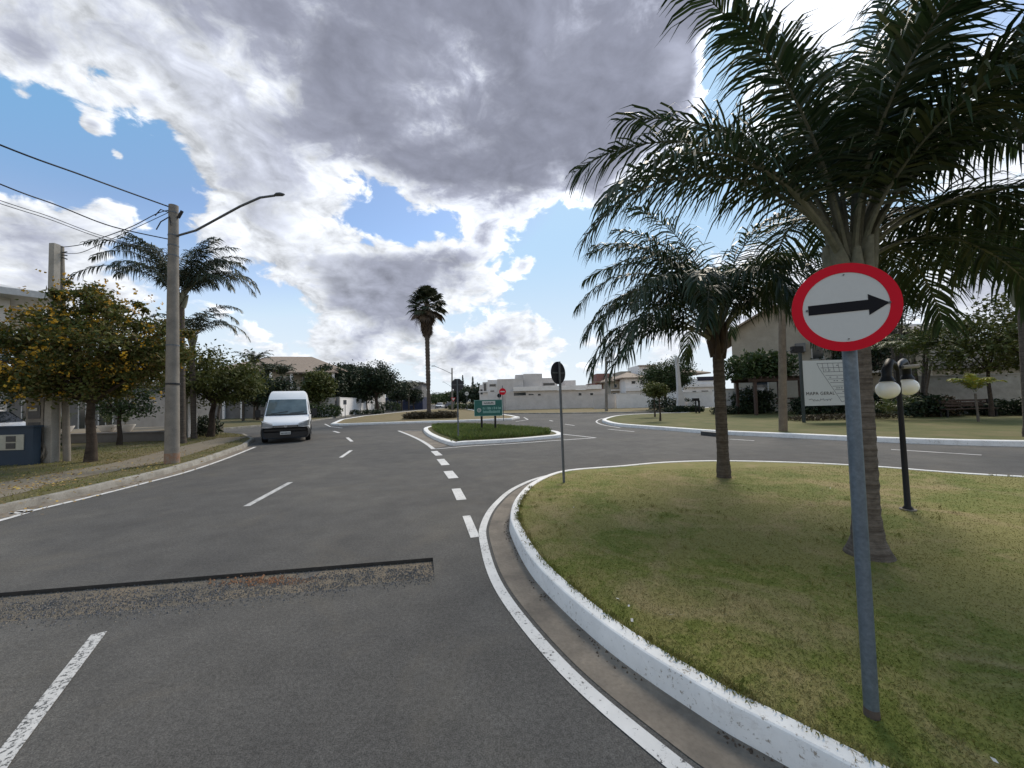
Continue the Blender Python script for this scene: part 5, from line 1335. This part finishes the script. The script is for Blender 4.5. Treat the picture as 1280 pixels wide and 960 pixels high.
for px, Y, h in ((579, 118, 12.2), (591.5, 112, 11.2)):
    b = Vector((X(px, Y), Y, .1)); t = thing('conifer', 'thin pointed conifer above the far trees, %s one' % ('left' if px < 585 else 'right'), 'tree', b)
    MB().tube([(0, 0, 0), (0, 0, h*.8)], [.15, .03], 6).build('trunk', M['trunk_tree'], t)
    z = rng.uniform(.2, 1, 700)*h*.78; a = rng.uniform(0, 6.28, 700); rr = (1-z/(h*.8))*1.1*rng.random(700)**.5+.05
    leafcloud('crown', np.stack([np.cos(a)*rr, np.sin(a)*rr, z], 1), .4, M['leaf_dark'], t, aspect=.35)
bush('hedge', 'green clipped hedge on the right of the avenue behind the green sign', (X(590, 75), 75, .1), (9, 1.5, 1.3), 2200, .3, M['leaf_mid'], 'hedge')
# ring bed and tall fan palm on the median
bd = G(539, 522.5, .14)
bush('flower_bed', 'dark low planted bed ringing the foot of the tall fan palm', (X(539, 37.2), 37.2, .14), (X(571, 37.2)-X(507, 37.2), 2.6, .72), 5200, .17, M['bedplant'], 'flower bed')
yb = 37.6; b = Vector((X(536, yb), yb, .14)); tpp = P(533, 380, yb)
t = thing('palm_tree', 'very tall slim fan palm with a skirt of dead leaves on the median', 'palm tree', b)
tv = tpp-b
ringed_trunk([(0, 0, -.1), tv*.25, tv*.3, tv*.8, tv], [.22, .17, .22, .22, .20], 12, .16, .18).build('trunk', M['trunk_palm2'], t, 70)
def fan(base, az, e, L, r, m, name='frond'):
    a = Vector((math.cos(az)*math.cos(e), math.sin(az)*math.cos(e), math.sin(e))); c = Vector(base)+a*L
    s = a.cross(Vector((0, 0, 1))); s.normalize(); n_ = s.cross(a)
    mb = MB().tube([base, Vector(base)+a*L*.5+Vector((0, 0, .04)), c], [.03, .022, .015], 5); V = []; F_ = []
    for i in range(22):
        w = R(-125+250*i/21); d = (a*math.cos(w)+s*math.sin(w)).normalized(); l = r*(.72+.28*math.cos(w))*random.uniform(.85, 1.1)
        wd = (n_*.5+d.cross(n_)).normalized()*.085; p1 = c+d*l*.6+n_*.03; p2 = c+d*l+Vector((0, 0, -.28*l))
        o_ = len(V); V += [c+wd*.3, c-wd*.3, p1+wd, p1-wd, p2]; F_ += [(o_, o_+1, o_+3, o_+2), (o_+2, o_+3, o_+4)]
    return add_frond(t, (mb, V, F_), m, name)
for k in range(58):
    e = R(84-k*2.3); fan(tv+Vector((0, 0, .15-.008*k)), k*2.4, e, 1.0+.006*k, .98, M['frond_dark'] if k < 50 else M['frond_dead'])
mb_p = []
for k in range(46):
    z = -.1-1.9*(k/46); e = R(-62-20*(k/46)); fan(tv+Vector((0, 0, z)), k*2.4, e, .62, .8, M['frond_dead'], 'dead_frond')
# young trees on the right lawn and the round tree behind
for px, yb_, lab in ((818.7, 521, 'young tree with a thin stem on the far lawn, left of the pair'), (825.4, 526, 'young tree with a thin stem on the far lawn, right of the pair')):
    b = G(px, yb_, .15); s = b.y/480
    tree('young_tree', lab, b, Z(497, px, b.y)-.15, .055, [(-.1, 0, Z(487, px, b.y)-.15, 12*s, 10*s, 8*s)], 60, 46, .13, M['leaf_olive'], .2, limbs=10)
tree('tree', 'round dense green tree in front of the white houses beside the pylon', (X(832, 47), 47, .12), 2.0, .2, [(0, 0, 3.9, 2.7, 2.2, 1.9), (1.6, 0, 4.4, 1.9, 1.5, 1.9), (-1.3, 0, 3.9, 1.6, 1.4, 1.3)], 150, 90, .2, M['leaf_mid'], .18, limbs=20)
bush('shrub', 'dark grey green shrub at the foot of the pylon', (X(838, 41), 41, .14), (4.6, 1.5, 1.6), 2200, .2, M['leaf_dark'])

# ------------------------------------------------------------------ light and sky
SUNPX = (880, -30)
S = D(*SUNPX).normalized(); el = math.asin(S.z); az_ = math.atan2(S.x, S.y)
sl_ = bpy.data.lights.new('sun', 'SUN'); sl_.energy = 2.7; sl_.angle = R(22); sl_.color = (1, .90, .76)
so = bpy.data.objects.new('sun', sl_); col.objects.link(so); so.rotation_euler = (-S).to_track_quat('-Z', 'Y').to_euler(); so.location = (0, 0, 60)

wd = bpy.data.worlds.new('World'); scene.world = wd; wd.use_nodes = True; nt = wd.node_tree
bg = nt.nodes['Background']; L_ = nt.links
sky = nn(nt, 'ShaderNodeTexSky', sky_type='NISHITA'); sky.sun_disc = False; sky.sun_elevation = el; sky.sun_rotation = az_
sky.air_density = 1.0; sky.dust_density = .6; sky.ozone_density = 1.5; sky.altitude = 600
def val(v):
    return v
def mth(op, a, b=None, c=None, clamp=False):
    n = nn(nt, 'ShaderNodeMath', operation=op); n.use_clamp = clamp
    for i, v in enumerate((a, b, c)):
        if v is None: continue
        if isinstance(v, (int, float)): n.inputs[i].default_value = v
        else: L_.new(v, n.inputs[i])
    return n.outputs[0]
def vmth(op, a, b=None, out=0):
    n = nn(nt, 'ShaderNodeVectorMath', operation=op)
    for i, v in enumerate((a, b)):
        if v is None: continue
        if isinstance(v, (tuple, list, Vector)): n.inputs[i].default_value = tuple(v)
        else: L_.new(v, n.inputs[i])
    return n.outputs['Value' if op in ('DOT_PRODUCT', 'LENGTH') else 0]
dirv = vmth('NORMALIZE', nn(nt, 'ShaderNodeTexCoord').outputs['Generated'])
sep = nn(nt, 'ShaderNodeSeparateXYZ'); L_.new(dirv, sep.inputs[0])
zc = mth('MAXIMUM', sep.outputs[2], 0.0)
inv = mth('DIVIDE', 1.0, mth('ADD', zc, .16))
cmb = nn(nt, 'ShaderNodeCombineXYZ')
L_.new(mth('MULTIPLY', sep.outputs[0], inv), cmb.inputs[0]); L_.new(mth('MULTIPLY', sep.outputs[1], inv), cmb.inputs[1])
pln = cmb.outputs[0]
BL = [(600, 40, 190, .85), (790, 110, 105, .62), (430, 0, 140, .55), (660, 180, 85, .50), (560, 140, 95, .42), (730, 190, 60, .3), (160, -40, 150, .46), (640, -260, 420, .8), (840, 20, 60, .35), (20, 30, 90, .3),
      (235, 120, 60, .34), (300, 190, 70, .36), (380, 250, 62, .34), (350, 310, 60, .32), (290, 260, 40, .22), (505, 348, 54, .44), (440, 350, 46, .34), (470, 385, 44, .2), (570, 340, 34, .34), (520, 400, 60, .28), (605, 292, 20, .24), (112, 158, 13, .34), (147, 192, 10, .36), (30, 118, 12, .3), (185, 130, 16, .25),
      (400, 420, 90, .34), (620, 430, 60, .32), (655, 331, 16, .42), (670, 325, 10, .3), (640, 450, 60, .2), (720, 430, 40, .2), (90, 310, 70, .30), (40, 350, 90, .34), (125, 165, 24, .26), (150, 200, 16, .2), (150, 250, 34, .22), (35, 75, 36, .3),
      (848, 90, 26, .30), (1000, 380, 140, .24), (1250, 330, 120, .3), (1200, 120, 140, .16), (745, 245, 20, .3), (650, 265, 30, .18)]
NG = [(560, 400, 24, -.22), (380, 420, 26, -.15), (200, 300, 34, -.16), (570, 283, 24, -.34), (530, 285, 20, -.2), (340, 380, 22, -.2), (600, 400, 24, -.2), (80, 210, 66, -.26), (190, 215, 46, -.24), (60, 125, 36, -.2), (500, 278, 26, -.34), (452, 268, 20, -.24), (550, 270, 16, -.2), (690, 305, 52, -.50), (720, 370, 60, -.40), (905, 60, 40, -.85), (895, 150, 30, -.4), (760, 300, 50, -.3), (640, 380, 22, -.22), (250, 350, 40, -.12), (325, 110, 14, -.2)]
# where the cloud is thin and sunlit through
TH = [(120, 40, 120, .42), (240, 60, 80, .25), (245, 130, 80, .55), (320, 200, 85, .55), (385, 275, 55, .5), (335, 320, 60, .5), (590, 300, 34, .4), (480, 360, 90, .38), (430, 330, 40, .2), (380, 435, 110, .4), (90, 320, 110, .6), (630, 440, 80, .5), (60, 70, 90, .25), (520, 95, 60, .12), (700, 60, 50, .08), (850, 80, 30, .4)]
def blobs(lst):
  acc = None
  for (x, y, s, w) in lst:
    c = D(x, y).normalized()
    sg = abs((D(x+s, y).normalized()-c).length+(D(x, y+s).normalized()-c).length)*.5
    dt = vmth('DOT_PRODUCT', dirv, tuple(c))
    g = mth('EXPONENT', mth('MULTIPLY_ADD', dt, 2/(sg*sg), -2/(sg*sg)))
    acc = mth('MULTIPLY', g, w) if acc is None else mth('MULTIPLY_ADD', g, w, acc)
  return acc
acc = mth('MINIMUM', mth('MULTIPLY', blobs(BL+NG), 1.25), 1.05)
thin = mth('MULTIPLY', blobs(TH), .70)
def cloudnoise(vec):
    a = nn(nt, 'ShaderNodeTexNoise'); a.inputs['Scale'].default_value = 4.2; a.inputs['Detail'].default_value = 10; a.inputs['Roughness'].default_value = .57; a.inputs['Distortion'].default_value = .25
    L_.new(vec, a.inputs['Vector'])
    b_ = nn(nt, 'ShaderNodeTexNoise'); b_.inputs['Scale'].default_value = 15; b_.inputs['Detail'].default_value = 7; b_.inputs['Roughness'].default_value = .6; b_.inputs['Distortion'].default_value = .6
    L_.new(vec, b_.inputs['Vector'])
    return mth('MULTIPLY_ADD', b_.outputs['Fac'], .46, a.outputs['Fac'])
cv = vmth('MULTIPLY', dirv, (1, 1, 1.7))
n0 = cloudnoise(cv)
tos = vmth('NORMALIZE', vmth('SUBTRACT', tuple(S), dirv))
sh = nn(nt, 'ShaderNodeVectorMath', operation='SCALE'); L_.new(tos, sh.inputs[0]); sh.inputs['Scale'].default_value = .028
n1 = cloudnoise(vmth('ADD', cv, sh.outputs[0]))
def mr(v, a, b, c=0.0, d=1.0, t='SMOOTHSTEP'):
    n = nn(nt, 'ShaderNodeMapRange', interpolation_type=t); L_.new(v, n.inputs[0])
    for i, k in enumerate((a, b, c, d)): n.inputs[i+1].default_value = k
    return n.outputs[0]
back = mth('MULTIPLY', mth('MAXIMUM', mth('MULTIPLY', sep.outputs[1], -1.0), 0.0), .55)  # extra cloud cover behind the camera, out of view, added for its light
band = mth('MULTIPLY', mr(sep.outputs[2], .0, .12), mr(sep.outputs[2], .22, .5, 1.0, 0.0))
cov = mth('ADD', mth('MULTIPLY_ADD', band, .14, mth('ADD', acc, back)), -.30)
den = mth('MULTIPLY_ADD', mth('SUBTRACT', n0, .71), 2.1, cov)
lit = mth('MULTIPLY', mth('SUBTRACT', n0, n1), 5.0)
alpha = mr(den, -.04, .15)
thick = mth('MAXIMUM', mth('SUBTRACT', mr(den, .05, .78), thin), mth('MULTIPLY', mr(den, .3, 1.0), .35))
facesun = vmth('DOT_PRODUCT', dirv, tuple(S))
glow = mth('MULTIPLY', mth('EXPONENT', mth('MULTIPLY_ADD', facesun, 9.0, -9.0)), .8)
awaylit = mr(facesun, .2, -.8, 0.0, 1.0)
SC = 10.0
rp = nn(nt, 'ShaderNodeValToRGB'); e = rp.color_ramp.elements
CS = ((0.0, (.72, .75, .80)), (.28, (.54, .57, .645)), (.6, (.33, .35, .43)), (1.0, (.222, .236, .30)))
while len(e) < len(CS): e.new(.5)
for i, (p, c) in enumerate(CS): e[i].position = p; e[i].color = rgba(c)
L_.new(thick, rp.inputs[0])
def scale(vec, s):
    n = nn(nt, 'ShaderNodeVectorMath', operation='SCALE'); L_.new(vec, n.inputs[0])
    if isinstance(s, (int, float)): n.inputs['Scale'].default_value = s
    else: L_.new(s, n.inputs['Scale'])
    return n.outputs[0]
br = mth('ADD', mth('ADD', 1.0, mth('MULTIPLY', lit, mth('MULTIPLY_ADD', thick, -.34, .56))), mth('MULTIPLY', glow, mth('MULTIPLY_ADD', thick, -1.1, 1.2)))
br = mth('MAXIMUM', br, .62)
ccol = scale(rp.outputs['Color'], mth('MULTIPLY', br, SC))
white = nn(nt, 'ShaderNodeMix', data_type='RGBA'); L_.new(mth('MULTIPLY', awaylit, .9), white.inputs[0]); L_.new(ccol, white.inputs[6]); white.inputs[7].default_value = (8.2, 7.4, 6.4, 1)  # unseen clouds opposite the sun, brightened and warmed to light camera-facing surfaces
skyc = vmth('MAXIMUM', vmth('MINIMUM', scale(sky.outputs[0], 1.45), (4.2, 6.1, 8.2)), (1.75, 3.7, 6.2))
# thin bright haze low over the horizon
hz = mr(sep.outputs[2], .0, .40, .86, 0.0)
hm = nn(nt, 'ShaderNodeMix', data_type='RGBA'); L_.new(hz, hm.inputs[0]); L_.new(skyc, hm.inputs[6]); hm.inputs[7].default_value = (7.4, 7.9, 8.2, 1)
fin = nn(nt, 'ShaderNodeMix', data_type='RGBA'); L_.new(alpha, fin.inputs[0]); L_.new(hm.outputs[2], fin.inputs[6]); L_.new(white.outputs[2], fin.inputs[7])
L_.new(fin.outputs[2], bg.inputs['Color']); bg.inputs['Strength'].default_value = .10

scene.view_settings.view_transform = 'Standard'; scene.view_settings.look = 'None'
scene.view_settings.exposure = 0.25; scene.view_settings.gamma = 1.0; scene.view_settings.use_curve_mapping = False
scene.cycles.max_bounces = 6; scene.cycles.transparent_max_bounces = 8
